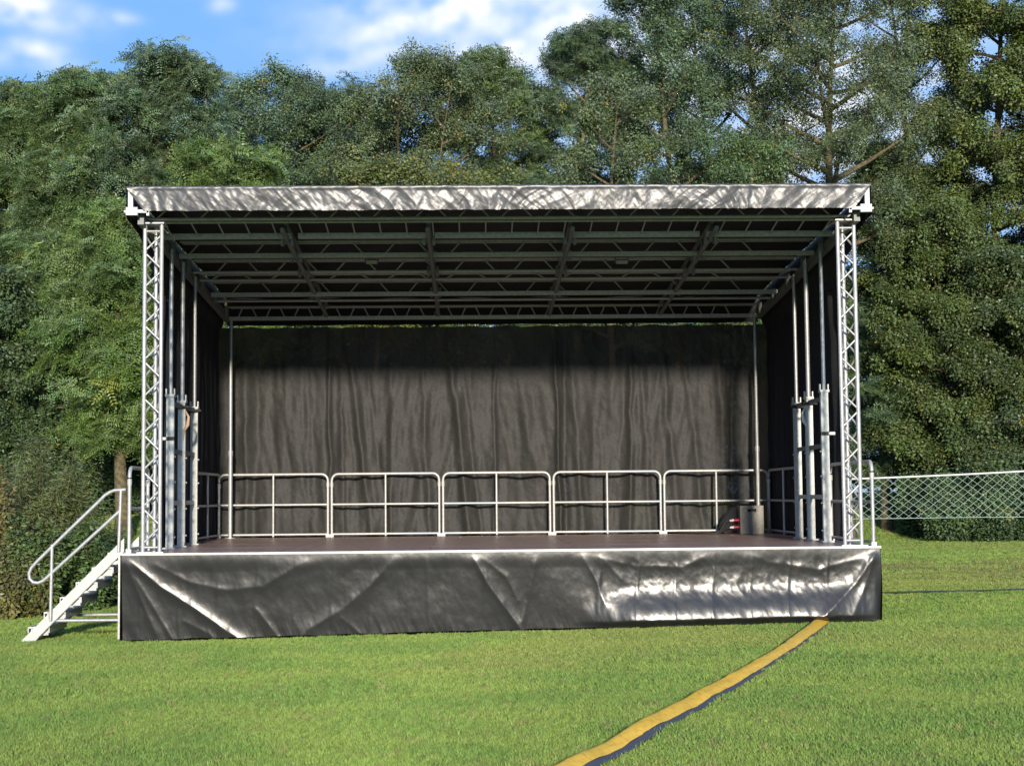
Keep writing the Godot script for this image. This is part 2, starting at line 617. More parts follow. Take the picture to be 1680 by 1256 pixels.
	# four arms running front to back
	for k in 4:
		var ax := -2.577 + 1.718 * k
		mb = MB.new()
		for yy in [[4.70, 4.33, 0.03], [4.86, 4.50, 0.026]]:
			mb.tube(PackedVector3Array([Vector3(ax, yy[0], -0.55), Vector3(ax, yy[1], -6.2)]), PackedFloat32Array([yy[2]]), 8)
		var arm := part(t, "roof_arm", mb.mesh(), M.dull_metal)
		for j in 14:
			var z := -0.75 - j * 0.40
			var lo := lerpf(4.70, 4.33, (-z - 0.15) / 6.05)
			rod(arm, "brace", Vector3(ax, lo, z), Vector3(ax, lo + 0.165, z - (0.2 if j % 2 == 0 else -0.2)), 0.011, M.dull_metal)
		for z in [-1.1, -2.05, -3.0, -4.45]:
			var lo := lerpf(4.70, 4.33, (-z - 0.15) / 6.05)
			mb = MB.new()
			mb.box(Vector3(ax - 0.06, lo + 0.02, z + 0.02), Vector3(0.035, 0.13, 0.11))
			mb.box(Vector3(ax + 0.06, lo + 0.02, z + 0.02), Vector3(0.035, 0.13, 0.11))
			part(arm, "clamp", mb.mesh(), M.dull_metal)
	# rear flap
	mb = MB.new()
	mb.grid(80, 4, func(a: float, b: float) -> Vector3:
		return Vector3(lerpf(-4.22, 4.22, a), lerpf(4.70, 4.262 + 0.004 * sin(a * 60.0), b), -6.86 - 0.01 * sin(a * 44.0)), Vector3.BACK)
	part(t, "rear_flap", mb.mesh(), M.dark_tarp)
	# two small flood lights, switched off
	for q in [[610.0, "small grey flood light under the roof beside the stairs-side lifting masts"], [1020.0, "small grey flood light under the roof on the power box side"]]:
		var p := at(q[0], 429.0, -2.82)
		var f := thing("flood_light", q[1], "flood light", p, "flood lights under the stage roof")
		mb = MB.new()
		mb.box(p, Vector3(0.15, 0.05, 0.11), Basis(Vector3.RIGHT, 0.25))
		part(f, "housing", mb.mesh(), M.galva)
		mb = MB.new()
		mb.box(p + Vector3(0, -0.008, 0.058), Vector3(0.13, 0.035, 0.006))
		part(f, "lens", mb.mesh(), M.white)
		mb = MB.new()
		mb.box(p + Vector3(-0.085, 0.05, 0), Vector3(0.012, 0.12, 0.03))
		mb.box(p + Vector3(0.085, 0.05, 0), Vector3(0.012, 0.12, 0.03))
		mb.box(p + Vector3(0, 0.112, 0), Vector3(0.182, 0.012, 0.03))
		part(f, "bracket", mb.mesh(), M.dull_metal)

# ------------------------------------------------------------------ truss towers
func make_towers() -> void:
	for s in [-1.0, 1.0]:
		var cx: float = -4.005 if s < 0 else 4.02
		var t := thing("truss_tower", "triangular aluminium truss tower at the front stage corner beside the steps" if s < 0 else "triangular aluminium truss tower at the front stage corner facing the green net", "truss tower", Vector3(cx, DECK, -0.22), "front truss towers")
		var f := [Vector3(cx - 0.095, 0, -0.15), Vector3(cx + 0.095, 0, -0.15), Vector3(cx, 0, -0.32)]
		var y0 := DECK + 0.012
		var y1 := 4.712
		for c in f:
			rod(t, "chord", c + Vector3.UP * y0, c + Vector3.UP * y1, 0.024, M.alu)
		for k in 3:
			var a: Vector3 = f[k]
			var b: Vector3 = f[(k + 1) % 3]
			for y in [y0 + 0.05, y1 - 0.09]:
				rod(t, "rung", a + Vector3.UP * y, b + Vector3.UP * y, 0.012, M.alu)
			var y := y0 + 0.08
			var n := 17
			var st := (y1 - 0.12 - y) / n
			for j in n:
				var p: Vector3 = a if j % 2 == 0 else b
				var q: Vector3 = b if j % 2 == 0 else a
				rod(t, "brace", p + Vector3.UP * (y + 0.012), q + Vector3.UP * (y + st - 0.012), 0.0115, M.alu)
				y += st
		var mb := MB.new()
		mb.box(Vector3(cx, DECK + 0.006, -0.22), Vector3(0.30, 0.012, 0.30))
		part(t, "base_plate", mb.mesh(), M.alu)
		mb = MB.new()
		mb.box(Vector3(cx, y1 - 0.004, -0.22), Vector3(0.26, 0.014, 0.26))
		part(t, "cap_plate", mb.mesh(), M.alu)

# ------------------------------------------------------------------ lifting masts and rear poles
func make_posts() -> void:
	for s in [-1.0, 1.0]:
		var x0: float = -4.05 if s < 0 else 4.04
		var zs := [-1.47, -2.22, -3.10] if s < 0 else [-1.56, -2.45, -3.2]
		var t := thing("lifting_mast", "three galvanised lifting posts joined by crossbars, beside the stairs side curtain" if s < 0 else "three galvanised lifting posts joined by crossbars, beside the power box corner", "lifting mast", Vector3(x0, DECK, zs[1]), "roof lifting masts")
		for k in 3:
			var z: float = zs[k]
			var top := 2.80 - 0.03 * k
			var mb := MB.new()
			mb.box(Vector3(x0, (DECK + top) * 0.5, z), Vector3(0.088, top - DECK, 0.088))
			mb.box(Vector3(x0 - 0.045 * s, (DECK + top) * 0.5, z + 0.0455), Vector3(0.012, top - DECK - 0.1, 0.006))
			var post := part(t, "post", mb.mesh(), M.galva)
			rod(post, "inner_tube", Vector3(x0, top - 0.05, z), Vector3(x0, 4.70 - 0.066 * -z + 0.02, z), 0.024 if k != 1 else 0.029, M.alu)
			mb = MB.new()
			mb.box(Vector3(x0, top + 0.01, z), Vector3(0.115, 0.03, 0.115))
			mb.box(Vector3(x0 - 0.05, top + 0.05, z), Vector3(0.014, 0.09, 0.06))
			mb.box(Vector3(x0 + 0.05, top + 0.05, z), Vector3(0.014, 0.09, 0.06))
			part(post, "head_collar", mb.mesh(), M.galva)
			mb = MB.new()
			mb.box(Vector3(x0, DECK + 0.008, z), Vector3(0.15, 0.016, 0.15))
			part(post, "foot_plate", mb.mesh(), M.galva)
			for y in [1.08, 1.42, 1.75, 2.06]:
				rod(post, "bolt", Vector3(x0 - s * 0.04, y, z + 0.012), Vector3(x0 - s * 0.068, y, z + 0.012), 0.013, M.alu)
		for y in [1.495, 2.13, 2.72]:
			for k in 2:
				var mb := MB.new()
				mb.box(Vector3(x0, y, (zs[k] + zs[k + 1]) * 0.5), Vector3(0.03, 0.055, absf(zs[k] - zs[k + 1]) - 0.092))
				part(t, "crossbar", mb.mesh(), M.dull_metal if y > 2 else M.galva)
		for k in [1, 2]:
			rod(t, "clamp_pin", Vector3(x0 - s * 0.1, 2.71, zs[k] + 0.06), Vector3(x0 + s * 0.1, 2.70, zs[k] + 0.06), 0.02, M.black)
		var strap := MB.new()
		var sx: float = x0 - s * 0.055
		strap.tube(PackedVector3Array([Vector3(sx, 2.66, zs[1] + 0.05), Vector3(sx - s * 0.04, 2.58, zs[1] + 0.06), Vector3(sx - s * 0.03, 2.48, zs[1] + 0.07), Vector3(sx + s * 0.02, 2.40, zs[1] + 0.06), Vector3(sx + s * 0.03, 2.28, zs[1] + 0.055)]), PackedFloat32Array([0.008, 0.017, 0.024, 0.013, 0.005]), 8)
		part(t, "strap_bundle", strap.mesh(), M.tan if s < 0 else M.white)
		var mb2 := MB.new()
		mb2.box(Vector3(x0, 2.28, zs[0]), Vector3(0.1, 0.045, 0.1))
		part(t, "black_band", mb2.mesh(), M.black)
		rod(t, "lever", Vector3(x0 + s * 0.04, 2.28, zs[0] + 0.03), Vector3(x0 + s * 0.12, 2.28, zs[0] + 0.03), 0.022, M.white)
	for s in [-1.0, 1.0]:
		var x: float = -4.05 if s < 0 else 4.045
		var z := -6.2
		var t := thing("support_pole", "slim white support pole in front of the backdrop, on the steps side" if s < 0 else "slim white support pole in front of the backdrop, behind the power box", "support pole", Vector3(x, DECK, z), "rear support poles")
		rod(t, "lower_tube", Vector3(x, DECK, z), Vector3(x, 2.25, z), 0.031, M.alu)
		rod(t, "upper_tube", Vector3(x, 2.25, z), Vector3(x, 4.27, z), 0.026, M.alu)
		rod(t, "sleeve", Vector3(x, 2.19, z), Vector3(x, 2.27, z), 0.038, M.alu)
		rod(t, "base_plate", Vector3(x, DECK, z), Vector3(x, DECK + 0.012, z), 0.085, M.alu)

# ------------------------------------------------------------------ curtains
func make_curtains() -> void:
	var w := FastNoiseLite.new()
	w.seed = 31
	w.frequency = 1.0
	w.fractal_octaves = 4
	# folds of the backdrop: x at the top, x at the bottom, width, depth
	var folds := []
	for q in [[400, 400, .05, .05], [420, 412, .07, -.05], [470, 455, .09, .05], [500, 505, .06, -.04], [538, 541, .035, .10], [556, 560, .05, -.07], [566, 612, .07, .12], [590, 640, .05, -.05], [640, 640, .05, .05], [660, 700, .07, -.04], [690, 705, .05, .05], [735, 772, .07, .12], [752, 792, .05, -.06], [812, 812, .03, .05], [850, 850, .12, -.03], [911, 921, .035, .11], [926, 930, .05, -.08], [935, 960, .06, .06], [985, 975, .1, -.04], [1036, 1035, .05, .09], [1052, 1070, .06, -.06], [1085, 1120, .07, .08], [1120, 1165, .06, -.05], [1180, 1200, .07, .06], [1205, 1205, .05, -.04]]:
		var a := at(q[0], 560.0, -6.42)
		var b := at(q[1], 870.0, -6.42)
		folds.append([a.x, b.x, q[2], q[3]])
	var mb := MB.new()
	mb.grid(420, 96, func(a: float, b: float) -> Vector3:
		var x := lerpf(-4.36, 4.36, a)
		var top := 4.218 - 0.022 * absf(sin(PI * (x + 4.36) / 0.57)) - 0.012 * w.get_noise_2d(x * 1.3, 5.0)
		var y := lerpf(top, 0.70, b)
		var z := 0.0
		var amp := 0.25 + 0.75 * smooth(0.0, 0.45, b)
		for f in folds:
			var d: float = (x - lerpf(f[0], f[1], b) + 0.03 * w.get_noise_2d(y * 0.9, f[0] * 3.0)) / f[2]
			if absf(d) < 2.5:
				z += f[3] * exp(-d * d) * amp
		var slant := x + 0.10 * (y - 2.5) * sin(x * 1.7 + 0.5)
		z += 0.22 * w.get_noise_2d(slant * 0.95, y * 0.2) * amp + 0.018 * w.get_noise_2d(slant * 3.0, y * 0.6 + 30.0) * amp + 0.012 * w.get_noise_2d(x * 5.0 + y * 1.4, y * 5.0)
		return Vector3(x, y, -6.64 + z), Vector3.BACK)
	var c := part(self, "backdrop_curtain", mb.mesh(), M.gauze)
	tag(c, "wide faded black gauze backdrop hanging in folds at the rear of the stage", "curtain")
	for s in [-1.0, 1.0]:
		mb = MB.new()
		mb.grid(120, 60, func(a: float, b: float) -> Vector3:
			var y: float = lerpf(4.80, 0.62, pow(b, 1.35))
			var lead: float = -0.1 + 2.0 * pow(clampf((4.72 - y) / 0.58, 0.0, 1.0), 0.62)
			var d: float = lerpf(lead, 6.75, a)
			var yy: float = y - 0.05 * maxf(0.0, d) * smooth(3.9, 4.74, y)
			var x: float = 4.235 + 0.08 * smooth(4.65, 4.2, y) + 0.035 * sin(d * 17.0 + 1.4 * sin(d * 5.0)) * smooth(4.75, 4.2, y) + 0.04 * w.get_noise_2d(d * 2.0, y * 0.5)
			return Vector3(s * x, yy, -d), Vector3(-s, 0, 0))
		c = part(self, "side_curtain", mb.mesh(), M.molton)
		tag(c, "black side curtain hanging behind the lifting posts on the steps side" if s < 0 else "black side curtain hanging behind the lifting posts on the power box side", "curtain", "side curtains")

# ------------------------------------------------------------------ skirts
func make_skirts() -> void:
	var w := FastNoiseLite.new()
	w.seed = 8
	w.frequency = 1.0
	w.fractal_octaves = 4
	var cel := crinkle(29)
	var lines := []        # drape ridges: points in the plane of the skirt, width, depth
	for q in [
		[[206, 914, 262, 962, 320, 1000, 376, 1040, 430, 1075], .085, .036], [[255, 926, 310, 955, 370, 968, 430, 962, 500, 920], .10, .016],
		[[648, 914, 612, 955, 560, 1000, 500, 1036, 470, 1075], .11, .020], [[208, 925, 228, 980, 250, 1034, 268, 1080], .06, .015], [[222, 950, 246, 990, 272, 1036, 300, 1080], .05, .013],
		[[775, 910, 802, 960, 845, 1018, 885, 1075], .075, .030], [[788, 912, 830, 945, 850, 985], .06, .012], [[955, 910, 978, 950, 992, 990], .06, .020], [[985, 912, 1020, 950], .05, .012],
		[[1438, 903, 1405, 955, 1350, 1010, 1290, 1060], .075, .030], [[1436, 903, 1420, 960, 1400, 1005, 1375, 1060], .06, .016], [[1434, 908, 1345, 934, 1262, 922, 1230, 908], .07, .014],
		[[1160, 910, 1120, 930, 1040, 928, 960, 908], .07, .013], [[880, 915, 870, 960, 858, 1020], .06, .012], [[700, 915, 705, 1030], .06, .008], [[300, 1020, 340, 1040, 380, 1080], .05, .012], [[420, 1000, 450, 1040, 475, 1080], .04, .012], [[560, 1015, 590, 1040, 620, 1080], .04, .010]]:
		var pts := PackedVector2Array()
		var p: Array = q[0]
		for k in p.size() / 2:
			var v := at(p[k * 2], p[k * 2 + 1], 0.03)
			pts.append(Vector2(v.x, v.y))
		lines.append([pts, q[1], q[2]])
	var mb := MB.new()
	mb.grid(560, 70, func(a: float, b: float) -> Vector3:
		var x := lerpf(-4.30, 4.275, a)
		var bottom := ground(x, 0.1) + 0.035 + 0.008 * w.get_noise_2d(x * 3.0, 1.0)
		var y := lerpf(0.915, bottom, b)
		var z := 0.0
		var p := Vector2(x, y)
		for l in lines:
			var pts: PackedVector2Array = l[0]
			var best := 9.0
			for k in pts.size() - 1:
				var q := Geometry2D.get_closest_point_to_segment(p, pts[k], pts[k + 1])
				best = minf(best, p.distance_squared_to(q))
			var ww: float = l[1]
			if best < ww * ww * 20.0:
				z += l[2] * 0.82 * exp(-sqrt(best + 0.00012) / (ww * 0.75))
		var right := smooth(0.7, 1.6, x) * smooth(4.35, 3.6, x)
		z += right * (-0.02 * smooth(0.0, 0.4, b) + 0.100 * smooth(0.45, 0.94, b) - 0.09 * smooth(0.92, 1.0, b))
		var left := 1.0 - smooth(0.2, 1.8, x)
		z += left * -0.105 * b
		z += 0.010 * w.get_noise_2d(x * 0.8, y * 0.8) + 0.0030 * w.get_noise_2d(x * 5.0, y * 2.0 + 9.0)
		z += 0.006 * smooth(0.70, 1.0, b) * w.get_noise_2d(x * 5.0 + y * 2.0, 4.0)
		z += (0.0022 + 0.0058 * right) * (1.0 - 0.75 * smooth(0.6, 0.8, b)) * (cel.get_noise_2d(x * 5.5 + y * 1.5, y * 4.5) + 0.4 * cel.get_noise_2d(x * 13.0, y * 11.0 + x * 4.0))
		var seam := absf(fposmod(x + 0.02 * sin(y * 6.0), 0.43) - 0.215)
		z += (0.0016 + 0.0020 * right) * exp(-seam * seam / 0.00025)
		z *= smooth(0.0, 0.22, b)
		x += 0.012 * smooth(4.1, 4.3, x) * sin(PI * clampf(b, 0.0, 1.0))
		if x > 4.1:
			z -= 0.10 * smooth(4.2, 4.33, x) * smooth(0.2, 1.0, b)
		return Vector3(x, y, 0.035 + z), Vector3.BACK)
	var c := part(self, "stage_skirt", mb.mesh(), M.tarp)
	tag(c, "long glossy black tarpaulin skirt with drape folds across the stage front", "skirt", "stage skirts")
	for s in [-1.0, 1.0]:
		mb = MB.new()
		mb.grid(120, 20, func(a: float, b: float) -> Vector3:
			var d := 6.4 * a
			var y := lerpf(0.915, ground(s * 4.3, -d) + 0.03, b)
			var x := 4.315 + (0.03 * sin(d * 5.0) + 0.02 * w.get_noise_2d(d * 3.0, y * 2.0)) * b * smooth(0.0, 0.2, a)
			if s > 0.0:
				x += -0.03 + 0.012 * sin(PI * b)
			return Vector3(s * x, y, -d + 0.02), Vector3(s, 0, 0))
		c = part(self, "stage_skirt", mb.mesh(), M.tarp)
		tag(c, "black tarpaulin skirt closing the stage side behind the steps" if s < 0 else "black tarpaulin skirt closing the stage side towards the net", "skirt", "stage skirts")

# ------------------------------------------------------------------ guard rails
func rail(a: Vector3, b: Vector3, label: String, group: String, mid := true) -> void:
	# a bent tube frame with a middle bar and a middle upright, standing on the deck between a and b
	var t := thing("guard_rail", label, "guard rail", Vector3((a.x + b.x) * 0.5, DECK, (a.z + b.z) * 0.5), group)
	var u := (b - a).normalized()
	var top := DECK + 0.966
	var rc := 0.10
	var pts := PackedVector3Array()
	pts.append(Vector3(a.x, DECK + 0.005, a.z))
	pts.append(Vector3(a.x, top - rc, a.z))
	for k in range(1, 6):
		var f := k / 5.0 * PI / 2.0
		pts.append(Vector3(a.x, top - rc + rc * sin(f), a.z) + u * rc * (1.0 - cos(f)))
	for k in range(5, -1, -1):
		var f := k / 5.0 * PI / 2.0
		pts.append(Vector3(b.x, top - rc + rc * sin(f), b.z) - u * rc * (1.0 - cos(f)))
	pts.append(Vector3(b.x, DECK + 0.005, b.z))
	var mb := MB.new()
	mb.tube(pts, PackedFloat32Array([0.0215]), 10)
	part(t, "frame", mb.mesh(), M.alu)
	rod(t, "middle_bar", Vector3(a.x, DECK + 0.50, a.z), Vector3(b.x, DECK + 0.50, b.z), 0.0185, M.alu)
	rod(t, "bottom_bar", Vector3(a.x, DECK + 0.045, a.z), Vector3(b.x, DECK + 0.045, b.z), 0.0185, M.alu)
	if mid:
		var m := (a + b) * 0.5
		rod(t, "upright", Vector3(m.x, DECK + 0.01, m.z), Vector3(m.x, top - 0.01, m.z), 0.0185, M.alu)
	for e in [a + u * 0.0, b]:
		var q := MB.new()
		q.box(Vector3(e.x, DECK + 0.022, e.z), Vector3(0.06, 0.044, 0.06))
		part(t, "socket", q.mesh(), M.galva)
		rod(t, "sleeve", Vector3(e.x, top - 0.20, e.z), Vector3(e.x, top - 0.13, e.z), 0.026, M.galva)
		if absf(a.x - b.x) < 0.1:
			rod(t, "tape_band", Vector3(e.x, top - 0.127, e.z), Vector3(e.x, top - 0.112, e.z), 0.0245, M.black)

func make_rails() -> void:
	var z := -6.36
	var names := ["tubular guard rail panel along the backdrop, in the corner by the steps", "tubular guard rail panel along the backdrop, second from the steps", "tubular guard rail panel along the backdrop, middle of the five", "tubular guard rail panel along the backdrop, next to the power box panel", "tubular guard rail panel along the backdrop, behind the power box"]
	var xs := []
	for px in [358.0, 541.0, 724.0, 906.0, 1088.0, 1262.0]:
		xs.append(at(px, 870.0, z).x)
	for k in 5:
		var a: float = xs[k] + (0.03 if k > 0 else 0.0)
		var b: float = xs[k + 1] - (0.03 if k < 4 else 0.0)
		rail(Vector3(a, 0, z), Vector3(b, 0, z), names[k], "guard rails along the backdrop")
	rail(Vector3(-4.235, 0, -4.25), Vector3(-4.235, 0, -6.27), "guard rail panel on the stage side between lifting posts and backdrop, steps side", "side guard rails")
	rail(Vector3(4.235, 0, -4.05), Vector3(4.235, 0, -6.30), "guard rail panel on the stage side between lifting posts and backdrop, power box side", "side guard rails")
	rail(Vector3(4.235, 0, -0.08), Vector3(4.235, 0, -2.15), "guard rail panel beside the truss tower facing the green net", "side guard rails")
	rail(Vector3(-4.235, 0, -0.06), Vector3(-4.235, 0, -1.06), "short guard rail at the head of the steps beside the truss tower", "side guard rails", false)

# ------------------------------------------------------------------ stairs
func slab(poly: Array, z: float, th: float) -> ArrayMesh:
	var mb := MB.new()
	var n := poly.size()
	for sg in [-1.0, 1.0]:
		var ids := []
		for p in poly:
			ids.append(mb.vert(Vector3(p.x, p.y, z + sg * th * 0.5), Vector3(0, 0, sg)))
		for k in range(1, n - 1):
			mb.tri(ids[0], ids[k], ids[k + 1])
	for k in n:
		var a: Vector2 = poly[k]
		var b: Vector2 = poly[(k + 1) % n]
		var e := b - a
		var nn := Vector3(e.y, -e.x, 0).normalized()
		mb.face(Vector3(a.x, a.y, z - th * 0.5), Vector3(b.x, b.y, z - th * 0.5), Vector3(b.x, b.y, z + th * 0.5), Vector3(a.x, a.y, z + th * 0.5), nn)
	return mb.mesh()

func make_stairs() -> void:
	var t := thing("stage_steps", "aluminium steps with tubular handrail leading up the side of the stage", "steps", Vector3(-4.9, -0.08, -0.85))
	var gy := -0.085
	for z in [-0.45, -1.25]:
		var st := part(t, "stringer", slab([Vector2(-5.56, gy), Vector2(-5.40, gy), Vector2(-4.375, 0.94), Vector2(-4.375, 1.10)], z, 0.03), M.galva)
		var lip := MB.new()
		var dirv := Vector3(1, 1, 0).normalized()
		lip.box(Vector3(-4.90, 0.435, z + 0.022), Vector3(1.28, 0.02, 0.016), Basis(dirv, Vector3(-1, 1, 0).normalized(), Vector3.BACK))
		part(st, "flange", lip.mesh(), M.galva)
	for k in 6:
		var x0 := -5.475 + 0.181 * k
		var y := 0.085 + 0.168 * k
		var mb := MB.new()
		mb.box(Vector3(x0 + 0.125, y, -0.85), Vector3(0.25, 0.018, 0.766))
		mb.box(Vector3(x0 + 0.006, y - 0.034, -0.85), Vector3(0.012, 0.05, 0.765))
		mb.box(Vector3(x0 + 0.244, y - 0.034, -0.85), Vector3(0.012, 0.05, 0.765))
		for j in 5:
			mb.box(Vector3(x0 + 0.03 + 0.047 * j, y + 0.011, -0.85), Vector3(0.012, 0.005, 0.75))
		var tr := part(t, "tread", mb.mesh(), M.alu)
		mb = MB.new()
		mb.box(Vector3(x0 + 0.13, y - 0.05, -1.2), Vector3(0.2, 0.08, 0.012))
		mb.box(Vector3(x0 + 0.13, y - 0.05, -0.5), Vector3(0.2, 0.08, 0.012))
		part(tr, "bracket", mb.mesh(), M.alu)
	for z in [-0.42, -1.28]:
		var mb := MB.new()
		mb.box(Vector3(-4.405, (gy + 0.93) * 0.5 + 0.01, z), Vector3(0.05, 0.93 - gy, 0.05))
		part(t, "leg", mb.mesh(), M.alu)
		rod(t, "brace", Vector3(-5.12, 0.165, z), Vector3(-4.41, 0.165, z), 0.018, M.alu)
	var zr := -0.41
	var pts := PackedVector3Array()
	for q in [[206, 803], [188, 804], [180, 807], [172, 812], [160, 824], [110, 872], [60, 921], [51, 931], [47, 940], [48, 949], [54, 955], [62, 956], [71, 952], [84, 940], [140, 889], [196, 838]]:
		pts.append(at(q[0], q[1], zr))
	var mb := MB.new()
	mb.tube(pts, PackedFloat32Array([0.0195]), 10)
	var hr := part(t, "handrail", mb.mesh(), M.alu)
	rod(hr, "post", at(82, 1018, zr), at(85, 893, zr), 0.019, M.alu)
	rod(hr, "post", at(194, 905, zr), at(198, 804, zr), 0.019, M.alu)

# ------------------------------------------------------------------ small things
func make_small_things() -> void:
	# power distribution box with plugs
	var c := at(1231.5, 872.0, -6.0)
	c.y = DECK
	var t := thing("power_box", "grey power distribution box with handle slot standing on the deck", "power box", c)
	var mb := MB.new()
	var w := 0.355
	var h := 0.425
	var d := 0.30
	# a front sheet with the slot left open
	var fz := c.z + d * 0.5
	mb.box(Vector3(c.x, c.y + 0.165, fz), Vector3(w, 0.33, 0.012))
	mb.box(Vector3(c.x, c.y + h - 0.0255, fz), Vector3(w, 0.051, 0.012))
	mb.box(Vector3(c.x - w * 0.5 + 0.055, c.y + 0.352, fz), Vector3(0.11, 0.044, 0.012))
	mb.box(Vector3(c.x + w * 0.5 - 0.055, c.y + 0.352, fz), Vector3(0.11, 0.044, 0.012))
	part(t, "front_sheet", mb.mesh(), M.box_grey)
	mb = MB.new()
	mb.box(Vector3(c.x - w * 0.5 + 0.006, c.y + h * 0.5, c.z - 0.006), Vector3(0.012, h - 0.002, d - 0.002))
	mb.box(Vector3(c.x + w * 0.5 - 0.006, c.y + h * 0.5, c.z - 0.006), Vector3(0.012, h - 0.002, d - 0.002))
	mb.box(Vector3(c.x, c.y + h - 0.008, c.z - 0.006), Vector3(w - 0.026, 0.012, d - 0.004))
	mb.box(Vector3(c.x, c.y + h * 0.5, c.z - d * 0.5), Vector3(w - 0.026, h - 0.004, 0.012))
	part(t, "case", mb.mesh(), M.box_grey)
	mb = MB.new()
	mb.box(Vector3(c.x, c.y + 0.2, c.z - 0.02), Vector3(w - 0.05, 0.36, d - 0.12))
	part(t, "inner_panel", mb.mesh(), M.black)
	var plug_labels := ["dark red plug with white collar, upper of two in the power box", "bright red plug with white collar, lower of two in the power box"]
	for k in 2:
		var y := c.y + (0.205 if k == 0 else 0.10)
		var x := c.x - w * 0.5
		var p := thing("power_plug", plug_labels[k], "plug", Vector3(x, y, c.z + 0.06), "plugs of the power box")
		rod(p, "housing", Vector3(x - 0.002, y, c.z + 0.06), Vector3(x - 0.085, y, c.z + 0.06), 0.027, M.red)
		rod(p, "collar", Vector3(x - 0.08, y, c.z + 0.06), Vector3(x - 0.125, y - 0.004, c.z + 0.062), 0.021, M.white)
		rod(p, "gland", Vector3(x - 0.125, y - 0.004, c.z + 0.062), Vector3(x - 0.15, y - 0.008, c.z + 0.064), 0.016, M.white)
		mb = MB.new()
		var pts := PackedVector3Array([Vector3(x - 0.15, y - 0.008, c.z + 0.064), Vector3(x - 0.22, y - 0.03, c.z + 0.07), Vector3(x - 0.30, lerpf(y, DECK, 0.8), c.z + 0.07 + 0.04 * k), Vector3(x - 0.40, DECK + 0.014, c.z + 0.05 + 0.06 * k), Vector3(x - 0.62, DECK + 0.014, c.z - 0.02 + 0.08 * k), Vector3(x - 0.9, DECK + 0.014, c.z - 0.22)])
		mb.tube(pts, PackedFloat32Array([0.012]), 8)
		part(p, "cable", mb.mesh(), M.black)
	mb = MB.new()
	var bx := c.x - w * 0.5 - 0.10
	mb.tube(PackedVector3Array([Vector3(bx - 0.12, DECK + 0.01, c.z - 0.1), Vector3(bx - 0.06, DECK + 0.12, c.z - 0.1), Vector3(bx + 0.0, DECK + 0.25, c.z - 0.1), Vector3(bx + 0.05, DECK + 0.37, c.z - 0.1), Vector3(bx + 0.07, DECK + 0.40, c.z - 0.1)]), PackedFloat32Array([0.09, 0.13, 0.11, 0.06, 0.02]), 10)
	var bag := part(self, "black_bag", mb.mesh(), M.molton)
	tag(bag, "black cloth bundle slumped against the side of the power box", "bag")
	# yellow cable cover
	var left := PackedVector3Array()
	var right := PackedVector3Array()
	var edge := PackedVector3Array()
	for q in [[1342, 1016, 1373, 1016, 1380, 1017], [1328, 1028, 1358, 1029, 1365, 1031], [1280, 1063, 1301, 1067, 1308, 1072], [1221, 1100, 1243, 1106, 1250, 1113], [1163, 1125, 1187, 1135, 1195, 1144], [1094, 1158, 1123, 1167, 1134, 1177], [1026, 1193, 1058, 1199, 1072, 1211], [970, 1220, 1006, 1226, 1024, 1239], [906, 1255, 951, 1255, 975, 1266], [850, 1285, 905, 1285, 932, 1297], [780, 1322, 848, 1320, 880, 1334]]:
		left.append(on_ground(q[0], q[1], 0.075))
		right.append(on_ground(q[2], q[3], 0.05))
		edge.append(on_ground(lerpf(q[2], q[4], 0.7), lerpf(q[3], q[5], 0.7), 0.035))
	for run in [left, right, edge]:                            # even out the reading of the edges
		for k in range(1, run.size() - 1):
			run[k] = run[k] * 0.5 + (run[k - 1] + run[k + 1]) * 0.25
	var cl := Curve3D.new()
	var crv := Curve3D.new()
	var ce := Curve3D.new()
	for k in left.size():
		var k0 := maxi(k - 1, 0)
		var k1 := mini(k + 1, left.size() - 1)
		cl.add_point(left[k], -(left[k1] - left[k0]) / 6.0, (left[k1] - left[k0]) / 6.0)
		crv.add_point(right[k], -(right[k1] - right[k0]) / 6.0, (right[k1] - right[k0]) / 6.0)
		ce.add_point(edge[k], -(edge[k1] - edge[k0]) / 6.0, (edge[k1] - edge[k0]) / 6.0)
	var m := thing("cable_cover", "yellow cable cover mat with dark grey edge lying across the lawn", "cable mat", Vector3(1.5, 0, 5))
	var wob := FastNoiseLite.new()
	wob.seed = 3
	wob.frequency = 1.0
	mb = MB.new()
	mb.grid(160, 8, func(a: float, b: float) -> Vector3:
		var p := cl.sample_baked(a * cl.get_baked_length()).lerp(crv.sample_baked(a * crv.get_baked_length()), b)
		p.x += 0.006 * wob.get_noise_2d(p.z * 2.5, b * 0.5)
		p.y = ground(p.x, p.z) + lerpf(0.066, 0.030, b) + 0.010 * sin(PI * b) + 0.006 * wob.get_noise_2d(p.z * 1.8, b * 2.0) - (0.03 if b == 0.0 else 0.0)
		return p, Vector3.UP)
	part(m, "yellow_cover", mb.mesh(), M.yellow)
	mb = MB.new()
	mb.grid(160, 6, func(a: float, b: float) -> Vector3:
		var p := crv.sample_baked(a * crv.get_baked_length()).lerp(ce.sample_baked(a * ce.get_baked_length()), b)
		p.x += -0.02 * (1.0 - b) + 0.012 * b * wob.get_noise_2d(p.z * 7.0, 40.0)
		p.y = ground(p.x, p.z) + 0.030 + 0.004 * wob.get_noise_2d(p.z * 4.0, b * 3.0 + 9.0) - 0.010 * b
		return p, Vector3.UP)
	part(m, "grey_edge", mb.mesh(), M.mat_grey)
	cover_left = cl
	cover_edge = ce
	# thin black cable on the lawn
	var pts2 := PackedVector3Array()
	for k in 60:
		var x := 4.45 + k * 0.16
		var z := -4.6 + 0.22 * sin(k * 0.11) + 0.05 * sin(k * 0.5)
		pts2.append(Vector3(x, ground(x, z) + 0.028, z))
	mb = MB.new()
	mb.tube(pts2, PackedFloat32Array([0.014]), 6)
	var cb := part(self, "lawn_cable", mb.mesh(), M.rubber)
